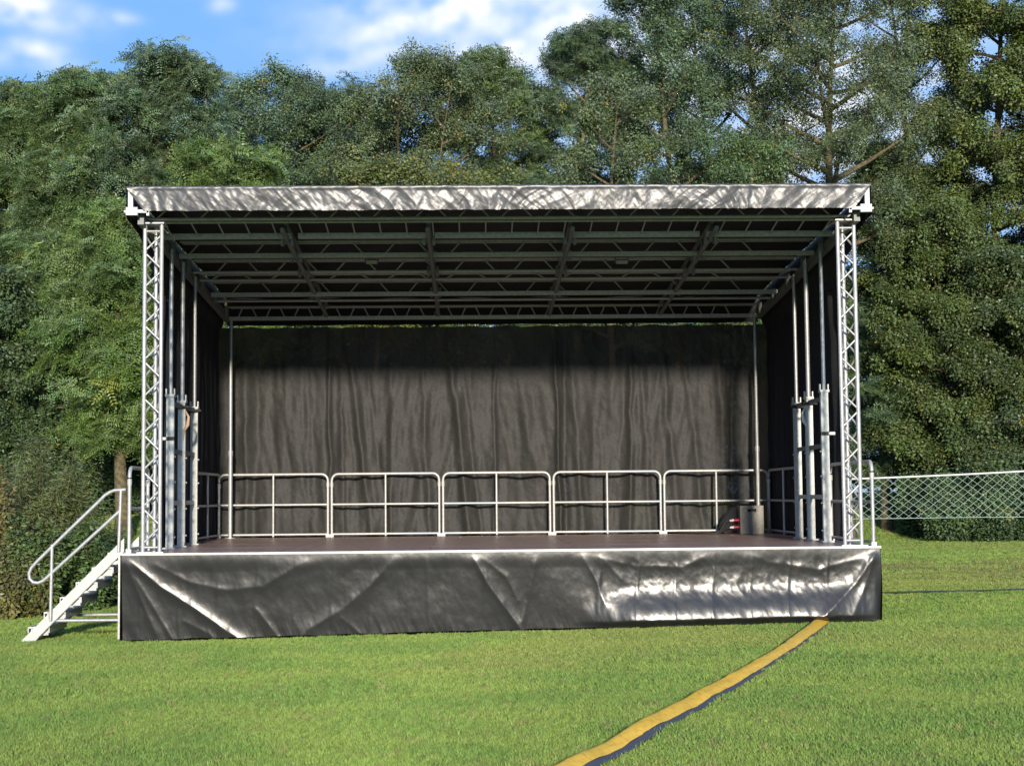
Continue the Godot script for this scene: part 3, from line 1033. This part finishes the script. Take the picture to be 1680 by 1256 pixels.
	tag(cb, "thin black cable lying on the lawn beside the stage", "cable")

# ------------------------------------------------------------------ net
func make_net() -> void:
	var z := -14.0
	var x0 := at(1322.0, 800.0, z).x
	var x1 := 14.2
	var t := thing("sports_net", "green diamond mesh net with white top band strung behind the stage", "net", Vector3((x0 + x1) * 0.5, ground(9.0, z), z))
	var top := func(x: float) -> float: return 1.80 + 0.0032 * pow(x - x0, 2.0) + 0.018 * (x - x0)
	var bot := func(x: float) -> float: return 1.01 - 0.004 * sin((x - x0) * 1.3)
	var pts := PackedVector3Array()
	for k in 41:
		var x := lerpf(x0, x1, k / 40.0)
		pts.append(Vector3(x, top.call(x), z))
	var mb := MB.new()
	mb.tube(pts, PackedFloat32Array([0.02]), 8)
	part(t, "top_band", mb.mesh(), M.white)
	pts = PackedVector3Array()
	for k in 41:
		var x := lerpf(x0, x1, k / 40.0)
		pts.append(Vector3(x, bot.call(x), z))
	mb = MB.new()
	mb.tube(pts, PackedFloat32Array([0.007]), 6)
	part(t, "lower_cord", mb.mesh(), M.net)
	mb = MB.new()
	var step := 0.205
	for sg in [-1.0, 1.0]:
		for k in range(-8, 60):
			var p := PackedVector3Array()
			for j in 13:
				var v := j / 12.0
				var x: float = x0 + k * step + (sg * (v - 0.5) + 0.5) * step * 5.6
				if x < x0 or x > x1:
					continue
				p.append(Vector3(x, lerpf(bot.call(x), top.call(x), v), z + 0.01 * sin(x * 2.0 + v * 3.0) + 0.003 * sg))
			if p.size() > 1:
				mb.tube(p, PackedFloat32Array([0.0045]), 4)
	var netting := part(t, "netting", mb.mesh(), M.net)
	netting.set_meta("kind", "stuff")
	for x in [x0, x1]:
		var gy := ground(x, z)
		rod(t, "post", Vector3(x, gy - 0.05, z), Vector3(x, maxf(top.call(x) + 0.05, 1.9), z), 0.035, M.alu)

# ------------------------------------------------------------------ foliage
func leaf_quad(mb: MB, base: Vector3, dir: Vector3, side: Vector3, len_: float, wid: float, fold: float) -> void:
	var up := dir.cross(side).normalized()
	var mid := base + dir * len_ * 0.48
	var tip := base + dir * len_ - up * fold * len_ * 0.25
	var a := mb.vert(base)
	var l := mb.vert(mid + side * wid * 0.5 + up * fold * wid)
	var r := mb.vert(mid - side * wid * 0.5 + up * fold * wid)
	var t := mb.vert(tip)
	mb.i.append_array([a, l, t, a, t, r])

func pinnate_sprig(sd: int, leaves: int, rachis: float, pairs: int, ll: float, lw: float) -> ArrayMesh:
	var g := RandomNumberGenerator.new()
	g.seed = sd
	var mb := MB.new()
	for k in leaves:
		var ang := TAU * k / leaves + g.randf_range(-0.5, 0.5)
		var dir := Vector3(cos(ang), g.randf_range(-0.35, 0.75), sin(ang)).normalized()
		var side := dir.cross(Vector3.UP).normalized().rotated(dir, g.randf_range(-0.7, 0.7))
		var o := Vector3(0, g.randf_range(-0.12, 0.16), 0)
		for p in pairs + 1:
			var f := (p + 0.6) / (pairs + 0.6)
			var q := o + dir * rachis * f - Vector3.UP * rachis * 0.35 * f * f
			if p == pairs:
				leaf_quad(mb, q, dir, side, ll, lw, g.randf_range(0.0, 0.3))
				break
			for s in [-1.0, 1.0]:
				leaf_quad(mb, q, (side * s + dir * 0.35 + Vector3.UP * g.randf_range(-0.4, 0.2)).normalized(), dir, ll * g.randf_range(0.8, 1.1), lw, g.randf_range(0.0, 0.3))
	return mb.mesh(false)

func broad_sprig(sd: int, leaves: int, spread: float, ll: float, lw: float) -> ArrayMesh:
	var g := RandomNumberGenerator.new()
	g.seed = sd
	var mb := MB.new()
	for k in leaves:
		var ang := 2.4 * k + g.randf_range(-0.4, 0.4)
		var f := (k + 0.5) / leaves
		var dir := Vector3(cos(ang), g.randf_range(-0.5, 0.5), sin(ang)).normalized()
		var o := Vector3(0, (f - 0.5) * spread, 0) + dir * g.randf_range(0.03, spread * 0.32)
		var side := dir.cross(Vector3.UP).normalized().rotated(dir, g.randf_range(-0.8, 0.8))
		leaf_quad(mb, o, (dir - Vector3.UP * g.randf_range(-0.1, 0.5)).normalized(), side, ll * g.randf_range(0.75, 1.15), lw * g.randf_range(0.8, 1.1), g.randf_range(0.0, 0.35))
	return mb.mesh(false)

func crown_node(parent: Node3D, called: String, mesh: Mesh, places: Array, tints: PackedColorArray, material: Material) -> MultiMeshInstance3D:
	var mm := MultiMesh.new()
	mm.transform_format = MultiMesh.TRANSFORM_3D
	mm.use_colors = true
	mm.mesh = mesh
	mm.instance_count = places.size()
	var off := parent.position if parent != self else Vector3.ZERO
	for k in places.size():
		var t: Transform3D = places[k]
		t.origin -= off
		mm.set_instance_transform(k, t)
		mm.set_instance_color(k, tints[k])
	var o := MultiMeshInstance3D.new()
	o.name = called if parent != self else numbered(called)
	o.multimesh = mm
	o.material_override = material
	parent.add_child(o, true)
	return o

func aim(dir: Vector3, roll: float, s: float) -> Basis:
	var y := dir.normalized()
	var x := y.cross(Vector3(0.13, 0.41, 0.9)).normalized().rotated(y, roll)
	return Basis(x * s, y * s, x.cross(y) * s)

func tinted(base: Color, vary: float, yellow: float) -> Color:
	var k := 1.0 + rng.randf_range(-vary, vary)
	var c := Color(base.r * k * (1.0 + rng.randf_range(-0.12, 0.16)), base.g * k, base.b * k * (1.0 + rng.randf_range(-0.2, 0.2)))
	if rng.randf() < yellow:
		c = c.lerp(Color(0.26, 0.22, 0.03), rng.randf_range(0.4, 0.9))
	return c

var sprigs := {}
var total := 0

func clump(c: Vector3, rad: Vector3, n: int, size: float, base: Color, yellow: float, droop: float, places: Array, tints: PackedColorArray) -> void:
	var own := base * rng.randf_range(0.82, 1.2)
	own.b *= rng.randf_range(0.8, 1.25)
	own.a = 1.0
	for k in n:
		var d := Vector3(rng.randfn(), rng.randfn(), rng.randfn()).normalized()
		var p := c + d * rad * pow(rng.randf(), 0.45)
		var ax := d * 0.45 + Vector3(rng.randf_range(-0.5, 0.5), 0.75 - droop, rng.randf_range(-0.5, 0.5))
		places.append(Transform3D(aim(ax, rng.randf() * TAU, size * rng.randf_range(0.5, 1.0) * rng.randf_range(1.0, 1.6)), p))
		tints.append(tinted(own, 0.2, yellow))

# o: px, top, half (px), z, kind, low (crown base as share of height), limbs, dens, tint, yellow, trunk (m), lean, label, group
func tree(o: Dictionary) -> void:
	var z: float = o.z
	var px: float = o.px
	var foot := at(px, 800.0, z)
	foot.y = ground(foot.x, z) - 0.1
	var top := at(px, o.top + 14.0, z)
	var height := top.y - foot.y
	var half: float = o.half * (CAM.z - z) / LENS
	var t := thing(o.get("name", "leafy_tree"), o.label, o.get("category", "tree"), foot, o.get("group", "trees of the wood behind the stage"))
	var wood := MB.new()
	var places := []
	var tints := PackedColorArray()
	var low: float = o.low
	var r0: float = o.get("trunk", 0.014 * height)
	var lean: float = o.get("lean", 0.0)
	var stems: int = o.get("stems", 1)
	var limbs: int = o.limbs
	var dens: float = o.dens
	var droop: float = o.get("droop", 0.1)
	var size: float = o.get("size", 1.0)
	var flatness: float = o.get("flat", 0.62)
	for st in stems:
		var a0 := TAU * st / stems + 0.6
		var spread := 0.0 if stems == 1 else half * 0.5
		var pts := PackedVector3Array()
		var rr := PackedFloat32Array()
		var ph := rng.randf() * TAU
		for k in 11:
			var f := k / 10.0
			var w := 0.025 * height * sin(f * 4.0 + ph) * f
			pts.append(foot + Vector3(w + lean * half * f + cos(a0) * spread * f, height * 0.93 * f, w * 0.6 * cos(ph) + sin(a0) * spread * f))
			rr.append(r0 / sqrt(float(stems)) * lerpf(1.0, 0.12, pow(f, 0.8)) * (1.35 if k == 0 else 1.0))
		wood.tube(pts, rr, 8)
		var nl := int(limbs / stems)
		for k in nl:
			var s := (k + rng.randf() * 0.8) / nl
			var h := low + (1.0 - low) * s * 0.9
			var idx := clampf(h / 0.93 * 10.0, 0.0, 9.99)
			var b := pts[int(idx)].lerp(pts[int(idx) + 1], idx - int(idx))
			var env: float = lerpf(o.get("skirt", 0.55), 1.0, smooth(0.0, 0.35, s)) * sqrt(maxf(0.0, 1.0 - pow(s, 2.6))) + 0.10
			var ang := 2.399 * k + rng.randf_range(-0.5, 0.5) + st
			var reach := half * env * rng.randf_range(0.7, 1.12)
			var rise: float = reach * lerpf(o.get("rise", 0.45), 1.1, s * s) * rng.randf_range(0.6, 1.3)
			var e := b + Vector3(cos(ang) * reach, rise, sin(ang) * reach)
			e.y = minf(e.y, foot.y + height * rng.randf_range(0.95, 1.0))
			var c1 := b.lerp(e, 0.5) + Vector3(rng.randf_range(-0.15, 0.15), -0.10 * reach * rng.randf_range(0.3, 1.5), rng.randf_range(-0.15, 0.15)) * 1.0
			var lp := PackedVector3Array()
			var lr := PackedFloat32Array()
			var rb: float = r0 * lerpf(0.42, 0.16, s)
			for j in 6:
				var f := j / 5.0
				lp.append(b.lerp(c1, f).lerp(c1.lerp(e, f), f))
				lr.append(maxf(0.010, rb * (1.0 - 0.85 * f)))
			wood.tube(lp, lr, 6)
			var nsub: int = o.get("subs", 5)
			for j in nsub:
				var f := lerpf(0.35, 1.0, (j + rng.randf() * 0.6) / nsub)
				var q := lp[int(minf(f * 5.0, 4.99))].lerp(lp[mini(int(minf(f * 5.0, 4.99)) + 1, 5)], fmod(minf(f * 5.0, 4.99), 1.0))
				var sd := (e - b).normalized().rotated(Vector3.UP, rng.randf_range(-1.2, 1.2))
				sd.y += rng.randf_range(-0.25, 0.5)
				var sl := half * rng.randf_range(0.14, 0.34)
				var tip := q + sd.normalized() * sl
				tip.y = minf(tip.y, foot.y + height)
				wood.tube(PackedVector3Array([q, q.lerp(tip, 0.5) + Vector3(0, 0.05, 0), tip]), PackedFloat32Array([maxf(0.008, rb * 0.25), 0.008, 0.004]), 5)
				var cr: float = half * rng.randf_range(0.17, 0.29) + 0.14
				var n := int(dens * rng.randf_range(0.7, 1.3) * pow(cr / 0.6, 2.0) * 41.0) + 6
				for m in 3:
					var off := Vector3(rng.randfn(), rng.randfn() * 0.6, rng.randfn()) * cr * 0.55
					var c2 := cr * rng.randf_range(0.45, 0.8)
					var cc := tip + off
					cc.y = minf(cc.y, foot.y + height - c2 * flatness)
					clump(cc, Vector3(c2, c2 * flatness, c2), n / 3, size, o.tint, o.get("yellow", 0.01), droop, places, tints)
	part(t, "trunk", wood.mesh(), M.bark)
	var cn := crown_node(t, "crown", sprigs[o.kind], places, tints, M.leaf)
	cn.set_meta("kind", "stuff")
	total += places.size()

# a shrub of many shoots that rise from the ground and arch outwards, leafy along their length
func shrub(o: Dictionary) -> void:
	var z: float = o.z
	var foot := at(o.px, 800.0, z)
	foot.y = ground(foot.x, z) - 0.05
	var height := at(o.px, o.top, z).y - foot.y
	var half: float = o.half * (CAM.z - z) / LENS
	var t := thing(o.name, o.label, o.category, foot, o.group)
	var wood := MB.new()
	var places := []
	var tints := PackedColorArray()
	for k in int(o.shoots):
		var a := rng.randf() * TAU
		var out := sqrt(rng.randf())
		var len_: float = height * (1.0 - 0.45 * out * out * float(o.arch)) * (rng.randf_range(0.40, 0.98) if k % 6 else rng.randf_range(0.95, 1.15))
		var b := foot + Vector3(cos(a), 0, sin(a)) * half * out * 0.55
		var e := foot + Vector3(cos(a) * half * out * rng.randf_range(0.85, 1.2), len_, sin(a) * half * out)
		var c := b.lerp(e, 0.5) + Vector3.UP * len_ * 0.16
		var pts := PackedVector3Array()
		for j in 5:
			var f := j / 4.0
			pts.append(b.lerp(c, f).lerp(c.lerp(e, f), f))
		wood.tube(pts, PackedFloat32Array([0.014, 0.011, 0.008, 0.006, 0.003]), 4)
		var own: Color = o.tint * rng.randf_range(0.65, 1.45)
		own.a = 1.0
		for j in int(o.per):
			var f := 1.0 - pow(rng.randf(), 1.5) * 0.95
			var p := b.lerp(c, f).lerp(c.lerp(e, f), f)
			var along := ((c - b).lerp(e - c, f)).normalized()
			var wide := (0.26 * (1.0 - f) + 0.05) * half
			p += Vector3(rng.randfn(), rng.randfn() * 0.5, rng.randfn()) * wide * 0.5
			places.append(Transform3D(aim(along + Vector3(rng.randf_range(-0.4, 0.4), rng.randf_range(0.0, 0.3), rng.randf_range(-0.4, 0.4)), rng.randf() * TAU, rng.randf_range(0.7, 1.25)), p))
			tints.append(tinted(own, 0.2, o.get("yellow", 0.01)))
	part(t, "stems", wood.mesh(), M.bark)
	var cn := crown_node(t, "foliage", sprigs[o.kind], places, tints, M.leaf)
	cn.set_meta("kind", "stuff")
	total += places.size()

func make_trees() -> void:
	sprigs.pin = pinnate_sprig(1, 5, 0.27, 6, 0.062, 0.028)
	sprigs.broad = broad_sprig(2, 18, 0.40, 0.088, 0.062)
	sprigs.small = broad_sprig(3, 18, 0.34, 0.075, 0.045)
	sprigs.willow = broad_sprig(4, 16, 0.34, 0.085, 0.016)
	var loc := Color(0.104, 0.166, 0.058)
	var light_ := Color(0.122, 0.196, 0.052)
	var blue := Color(0.098, 0.156, 0.074)
	var dark := Color(0.076, 0.126, 0.052)
	var olive := Color(0.110, 0.152, 0.068)
	var ylw := Color(0.118, 0.152, 0.044)
	var list := [
		{px = -60, top = 185, half = 140, z = -23.0, kind = "pin", low = 0.3, limbs = 26, dens = 1.2, tint = loc, label = "feathery green tree at the edge of the wood beyond the big shrubs"},
		{px = -190, top = 190, half = 140, z = -21.0, kind = "pin", low = 0.25, limbs = 24, dens = 1.0, tint = loc, label = "feathery tree on the far side of the reddish shrub"},
		{px = -340, top = 170, half = 150, z = -22.0, kind = "small", low = 0.25, limbs = 24, dens = 1.0, tint = blue, label = "blue green tree beyond the feathery one past the reddish shrub"},
		{px = 1920, top = 0, half = 130, z = -27.0, kind = "broad", low = 0.2, limbs = 28, dens = 1.0, tint = loc, label = "broad tree past the far end of the hedge"},
		{px = 55, top = 135, half = 105, z = -21.0, kind = "pin", low = 0.34, limbs = 26, dens = 1.2, tint = loc, label = "feathery green tree with wispy pointed top above the big shrubs"},
		{px = 150, top = 122, half = 105, z = -18.0, kind = "pin", low = 0.5, limbs = 20, dens = 1.1, tint = loc, trunk = 0.17, skirt = 0.5, rise = 0.7, label = "feathery tree with sunlit forked trunk showing above the steps"},
		{px = 272, top = 88, half = 95, z = -17.0, kind = "pin", low = 0.55, limbs = 22, dens = 1.05, tint = blue, trunk = 0.19, skirt = 0.5, rise = 0.7, label = "tallest feathery tree over the roof corner on the steps side"},
		{px = 375, top = 235, half = 105, z = -15.5, kind = "pin", low = 0.3, limbs = 24, dens = 1.1, tint = light_, label = "low bright green tree just behind the roof corner"},
		{px = 395, top = 130, half = 80, z = -28.5, kind = "pin", low = 0.4, limbs = 22, dens = 1.0, tint = blue, label = "blue green tree between the tallest feathery tree and the rounded one"},
		{px = 465, top = 98, half = 95, z = -26.0, kind = "small", low = 0.34, limbs = 28, dens = 1.1, tint = blue, label = "rounded blue green tree behind the roof with a broad top"},
		{px = 545, top = 150, half = 60, z = -31.0, kind = "small", low = 0.34, limbs = 16, dens = 0.9, tint = blue, label = "narrow blue green tree in the dip of the treetops"},
		{px = 570, top = 130, half = 85, z = -28.0, kind = "pin", low = 0.34, limbs = 26, dens = 1.0, tint = blue, label = "thin green tree in the dip of the treetops"},
		{px = 695, top = 76, half = 105, z = -24.5, kind = "small", low = 0.3, limbs = 44, dens = 0.95, tint = olive, stems = 4, trunk = 0.2, yellow = 0.03, label = "many stemmed olive green tree behind the middle of the roof"},
		{px = 620, top = 250, half = 90, z = -19, kind = "small", low = 0.45, limbs = 20, dens = 0.7, tint = ylw, yellow = 0.12, label = "low yellowing tree peeping over the roof below the olive tree"},
		{px = 770, top = 255, half = 80, z = -18.5, kind = "small", low = 0.45, limbs = 18, dens = 0.6, tint = ylw, yellow = 0.12, label = "low yellowing tree peeping over the middle of the roof edge"},
		{px = 830, top = 66, half = 90, z = -27.0, kind = "pin", low = 0.34, limbs = 26, dens = 1.0, tint = loc, yellow = 0.02, label = "slender green tree with sky gaps beside the many stemmed olive tree"},
		{px = 955, top = 10, half = 76, z = -26.0, kind = "pin", low = 0.36, limbs = 22, dens = 1.2, tint = blue, label = "slender dark green tree with a bushy pointed top"},
		{px = 890, top = 78, half = 80, z = -29.0, kind = "small", low = 0.36, limbs = 18, dens = 1.0, tint = blue, label = "blue green tree filling the gap beside the bushy pointed tree"},
		{px = 1015, top = 105, half = 85, z = -21.0, kind = "small", low = 0.40, limbs = 18, dens = 0.9, tint = olive, yellow = 0.04, label = "thin low tree with pale leaves just above the roof"},
		{px = 1020, top = 45, half = 55, z = -30.0, kind = "small", low = 0.34, limbs = 18, dens = 0.9, tint = blue, label = "narrow tree closing the gap beside the tall dense tree"},
		{px = 1110, top = -70, half = 95, z = -25.0, kind = "small", low = 0.30, limbs = 36, dens = 1.0, tint = blue, label = "tall dense tree with leafy top cut by the sky veil"},
		{px = 1170, top = -60, half = 95, z = -30.0, kind = "small", low = 0.34, limbs = 28, dens = 0.75, tint = blue, label = "tall tree half hidden behind the dense one"},
		{px = 1250, top = -110, half = 110, z = -28.0, kind = "small", low = 0.34, limbs = 32, dens = 0.6, tint = blue, label = "tall blue green tree beside the pale trunked one"},
		{px = 1240, top = 200, half = 70, z = -22.0, kind = "small", low = 0.40, limbs = 18, dens = 1.0, tint = loc, label = "low bright green tree just over the roof beside the pale trunk"},
		{px = 1385, top = -130, half = 150, z = -25.0, kind = "small", low = 0.46, limbs = 34, dens = 0.48, tint = olive, trunk = 0.26, subs = 6, label = "tall open tree with thick pale trunk rising over the roof corner"},
		{px = 1490, top = -90, half = 95, z = -33.0, kind = "small", low = 0.30, limbs = 24, dens = 0.5, tint = blue, label = "thin tall tree between the pale trunk and the dense yellow green tree"},
		{px = 1455, top = 200, half = 66, z = -26.5, kind = "pin", low = 0.10, limbs = 34, dens = 1.2, tint = dark, flat = 0.35, rise = 0.1, skirt = 0.9, label = "dark tree with level layered boughs beside the truss tower"},
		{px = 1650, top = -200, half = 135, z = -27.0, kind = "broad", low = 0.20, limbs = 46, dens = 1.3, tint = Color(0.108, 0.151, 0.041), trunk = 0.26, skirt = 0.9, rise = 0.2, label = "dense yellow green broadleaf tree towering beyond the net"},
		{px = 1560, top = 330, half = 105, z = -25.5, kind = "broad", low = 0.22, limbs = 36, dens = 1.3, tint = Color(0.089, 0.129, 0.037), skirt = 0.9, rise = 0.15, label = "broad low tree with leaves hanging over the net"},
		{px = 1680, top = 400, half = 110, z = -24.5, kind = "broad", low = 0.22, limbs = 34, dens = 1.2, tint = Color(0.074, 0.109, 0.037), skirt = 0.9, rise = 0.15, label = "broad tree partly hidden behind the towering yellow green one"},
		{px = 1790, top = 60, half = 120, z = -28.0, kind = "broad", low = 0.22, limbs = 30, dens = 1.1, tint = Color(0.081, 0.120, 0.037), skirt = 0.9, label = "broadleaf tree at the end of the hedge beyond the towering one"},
		{px = 205, top = 335, half = 90, z = -13.5, kind = "pin", low = 0.26, limbs = 30, dens = 1.0, tint = light_, trunk = 0.17, lean = -0.35, skirt = 0.6, rise = 0.45, label = "light green tree with brown trunk behind the head of the steps"},
		{px = 70, top = 380, half = 95, z = -16.0, kind = "pin", low = 0.40, limbs = 26, dens = 0.9, tint = loc, skirt = 0.8, rise = 0.2, label = "lower green tree under the feathery trees behind the big shrubs"},
		{px = -40, top = 430, half = 90, z = -14.5, kind = "small", low = 0.3, limbs = 18, dens = 0.9, tint = dark, label = "dark leafy tree at the edge of the wood behind the reddish shrub"},
	]
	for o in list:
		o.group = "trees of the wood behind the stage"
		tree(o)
	# undergrowth at the foot of the wood
	var hedge_green := Color(0.070, 0.118, 0.046)  # one even green for all the undergrowth leaves
	for o in [
		{px = -30, top = 640, half = 70, z = -18.0, label = "dark undergrowth bush behind the reddish shrub"},
		{px = 50, top = 670, half = 60, z = -15.5, label = "tall undergrowth bush behind the grey green shrub"},
		{px = 130, top = 660, half = 60, z = -16.5, label = "undergrowth bush under the light green tree"},
		{px = 205, top = 650, half = 55, z = -17.5, label = "undergrowth bush behind the brown trunk"},
		{px = 1525, top = 735, half = 52, z = -25.5, label = "rounded dark hedge bush behind the middle of the net"},
		{px = 1575, top = 765, half = 70, z = -24.0, label = "low dark hedge bush under the broad tree"},
		{px = 1660, top = 755, half = 75, z = -23.0, label = "dark hedge bush under the towering yellow green tree"},
		{px = 1760, top = 730, half = 85, z = -22.5, label = "dark hedge bush at the far end of the hedge"}]:
		o.merge({name = "hedge_bush", category = "bush", kind = "broad", shoots = 110, per = 30, arch = 0.8, tint = hedge_green, group = "undergrowth at the foot of the wood"})
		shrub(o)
	for o in [
		{px = 62, top = 736, half = 80, z = -6.3, kind = "willow", tint = Color(0.112, 0.142, 0.050), shoots = 102, per = 24, arch = 0.5, label = "grey green upright shrub with feathery shoots beside the steps"},
		{px = 120, top = 790, half = 50, z = -6.6, kind = "willow", tint = Color(0.100, 0.134, 0.046), shoots = 61, per = 20, arch = 0.6, label = "lower grey green shrub leaning towards the steps"},
		{px = -8, top = 800, half = 55, z = -5.4, kind = "small", tint = Color(0.147, 0.132, 0.054), yellow = 0.1, shoots = 61, per = 18, arch = 0.8, label = "reddish brown leafed shrub in front of the grey green one"},
		{px = 48, top = 862, half = 55, z = -4.9, kind = "small", tint = Color(0.101, 0.158, 0.048), yellow = 0.05, shoots = 61, per = 17, arch = 0.9, label = "low green shrub under the handrail loop"},
		{px = 128, top = 850, half = 55, z = -5.8, kind = "small", tint = Color(0.081, 0.142, 0.048), shoots = 61, per = 18, arch = 0.9, label = "leafy green shrub right behind the steps"},
		{px = 178, top = 880, half = 38, z = -7.4, kind = "small", tint = Color(0.066, 0.123, 0.044), shoots = 47, per = 15, arch = 0.9, label = "small dark shrub between steps and grassy bank"},
		{px = 20, top = 905, half = 45, z = -4.5, kind = "small", tint = Color(0.127, 0.132, 0.050), yellow = 0.08, shoots = 40, per = 14, arch = 1.0, label = "low brownish shrub at the edge of the lawn"}]:
		o.merge({name = "garden_shrub", category = "shrub", group = "shrubs beside the steps"})
		shrub(o)
	# the wood beyond, which reads as one mass
	var places := []
	var tints := PackedColorArray()
	for k in 1300:
		var x := rng.randf_range(-34.0, 36.0)
		var z := rng.randf_range(-50.0, -36.0)
		var hmax := 8.5 + 2.0 * nz.get_noise_2d(x * 3.0, 7.0)
		if x > -6.0 and x < 8.0:
			hmax -= 2.5
		var y := ground(x, z) + hmax * pow(rng.randf(), 0.75)
		clump(Vector3(x, y, z), Vector3(1.3, 0.9, 1.3), 22, 2.2, loc, 0.0, 0.1, places, tints)
	var far := crown_node(self, "distant_wood", sprigs.broad, places, tints, M.leaf)
	far.set_meta("kind", "stuff")
	far.set_meta("label", "dark mass of foliage deep in the wood")
	far.set_meta("category", "wood")

# ------------------------------------------------------------------ grass
func make_grass() -> void:
	var g := RandomNumberGenerator.new()
	g.seed = 66
	var mb := MB.new()
	for k in 20:
		var a := g.randf() * TAU
		var r := 0.055 * sqrt(g.randf())
		var b := Vector3(cos(a) * r, 0, sin(a) * r)
		var h := g.randf_range(0.018, 0.036)
		var lean_ := Vector3(g.randf_range(-1, 1), 0, g.randf_range(-1, 1)) * 0.022
		var w := Vector3(cos(a + 1.3), 0, sin(a + 1.3)) * g.randf_range(0.0022, 0.0034)
		var m := b + Vector3.UP * h * 0.6 + lean_ * 0.4
		var t := b + Vector3.UP * h + lean_
		var i0 := mb.vert(b - w)
		mb.vert(b + w)
		mb.vert(m - w * 0.85)
		mb.vert(m + w * 0.85)
		mb.vert(t)
		mb.i.append_array([i0, i0 + 1, i0 + 3, i0, i0 + 3, i0 + 2, i0 + 2, i0 + 3, i0 + 4])
	var tuft := mb.mesh(false)
	var patch := FastNoiseLite.new()
	patch.seed = 21
	patch.frequency = 0.55
	patch.fractal_octaves = 4
	var places := []
	var tints := PackedColorArray()
	var z := 10.2
	while z > -30.0:
		var dist := CAM.z - z
		var seen_half := 840.0 / LENS * dist + 1.8
		var hwid := seen_half + 4.2
		var dens := 760.0 if dist < 12.0 else (480.0 if dist < 18.0 else (210.0 if dist < 27.0 else 80.0))
		var big := 1.0 if dist < 12.0 else (1.12 if dist < 18.0 else (1.4 if dist < 27.0 else 2.0))
		for k in int(hwid * 2.0 * dens * 0.5):
			var x := CAM.x + dist * 0.0257 + g.randf_range(-hwid, hwid)
			var zz := z - g.randf() * 0.5
			if absf(x - CAM.x - dist * 0.0257) > seen_half and g.randf() < 0.5:
				continue
			if absf(x) < 4.26 and zz < -0.02 and zz > -6.4:
				continue
			if zz > -0.6 and zz < 10.4 and x > -0.8 and x < 4.0:      # none under the cable cover
				var ka := cover_left.get_closest_point(Vector3(x, 0.03, zz))
				var kb := cover_edge.get_closest_point(Vector3(x, 0.03, zz))
				if x > ka.x + 0.02 * (zz - ka.z) - 0.015 and (x - kb.x) * 0.9 + (zz - kb.z) * 0.4 < 0.0 and (x - ka.x) * 0.9 + (zz - ka.z) * 0.4 > -0.012:
					continue
			var n := patch.get_noise_2d(x, zz)
			var n2 := patch.get_noise_2d(x * 0.22 + 50.0, zz * 0.22)
			var c := Color(0.246, 0.340, 0.080).lerp(Color(0.186, 0.292, 0.070), smooth(-0.35, 0.35, n))
			c = c.lerp(Color(0.29, 0.31, 0.09), 0.5 * smooth(0.05, 0.5, n2))
			var dry := smooth(-6.5, -9.0, zz) * smooth(-16.0, -12.0, zz) * smooth(3.5, 7.0, x)
			c = c.lerp(Color(0.21, 0.19, 0.08), 0.7 * dry * smooth(-0.25, 0.3, n + 0.3 * n2))
			if g.randf() < 0.06:
				c = Color(0.30, 0.27, 0.11)
			c *= g.randf_range(0.78, 1.2)
			c.a = 1.0
			var s := big * g.randf_range(0.75, 1.2) * (1.0 + 0.25 * n)
			places.append(Transform3D(Basis(Vector3.UP, g.randf() * TAU).scaled(Vector3(s, s * (1.0 if dist < 20.0 else 0.75), s)), Vector3(x, ground(x, zz) - 0.004, zz)))
			tints.append(c)
		z -= 0.5
	var o := crown_node(self, "lawn_grass", tuft, places, tints, M.grass)
	o.set_meta("kind", "stuff")
	o.set_meta("label", "short mown green grass of the lawn around the stage")
	o.set_meta("category", "grass")
	print("grass tufts ", places.size(), " sprigs ", total)
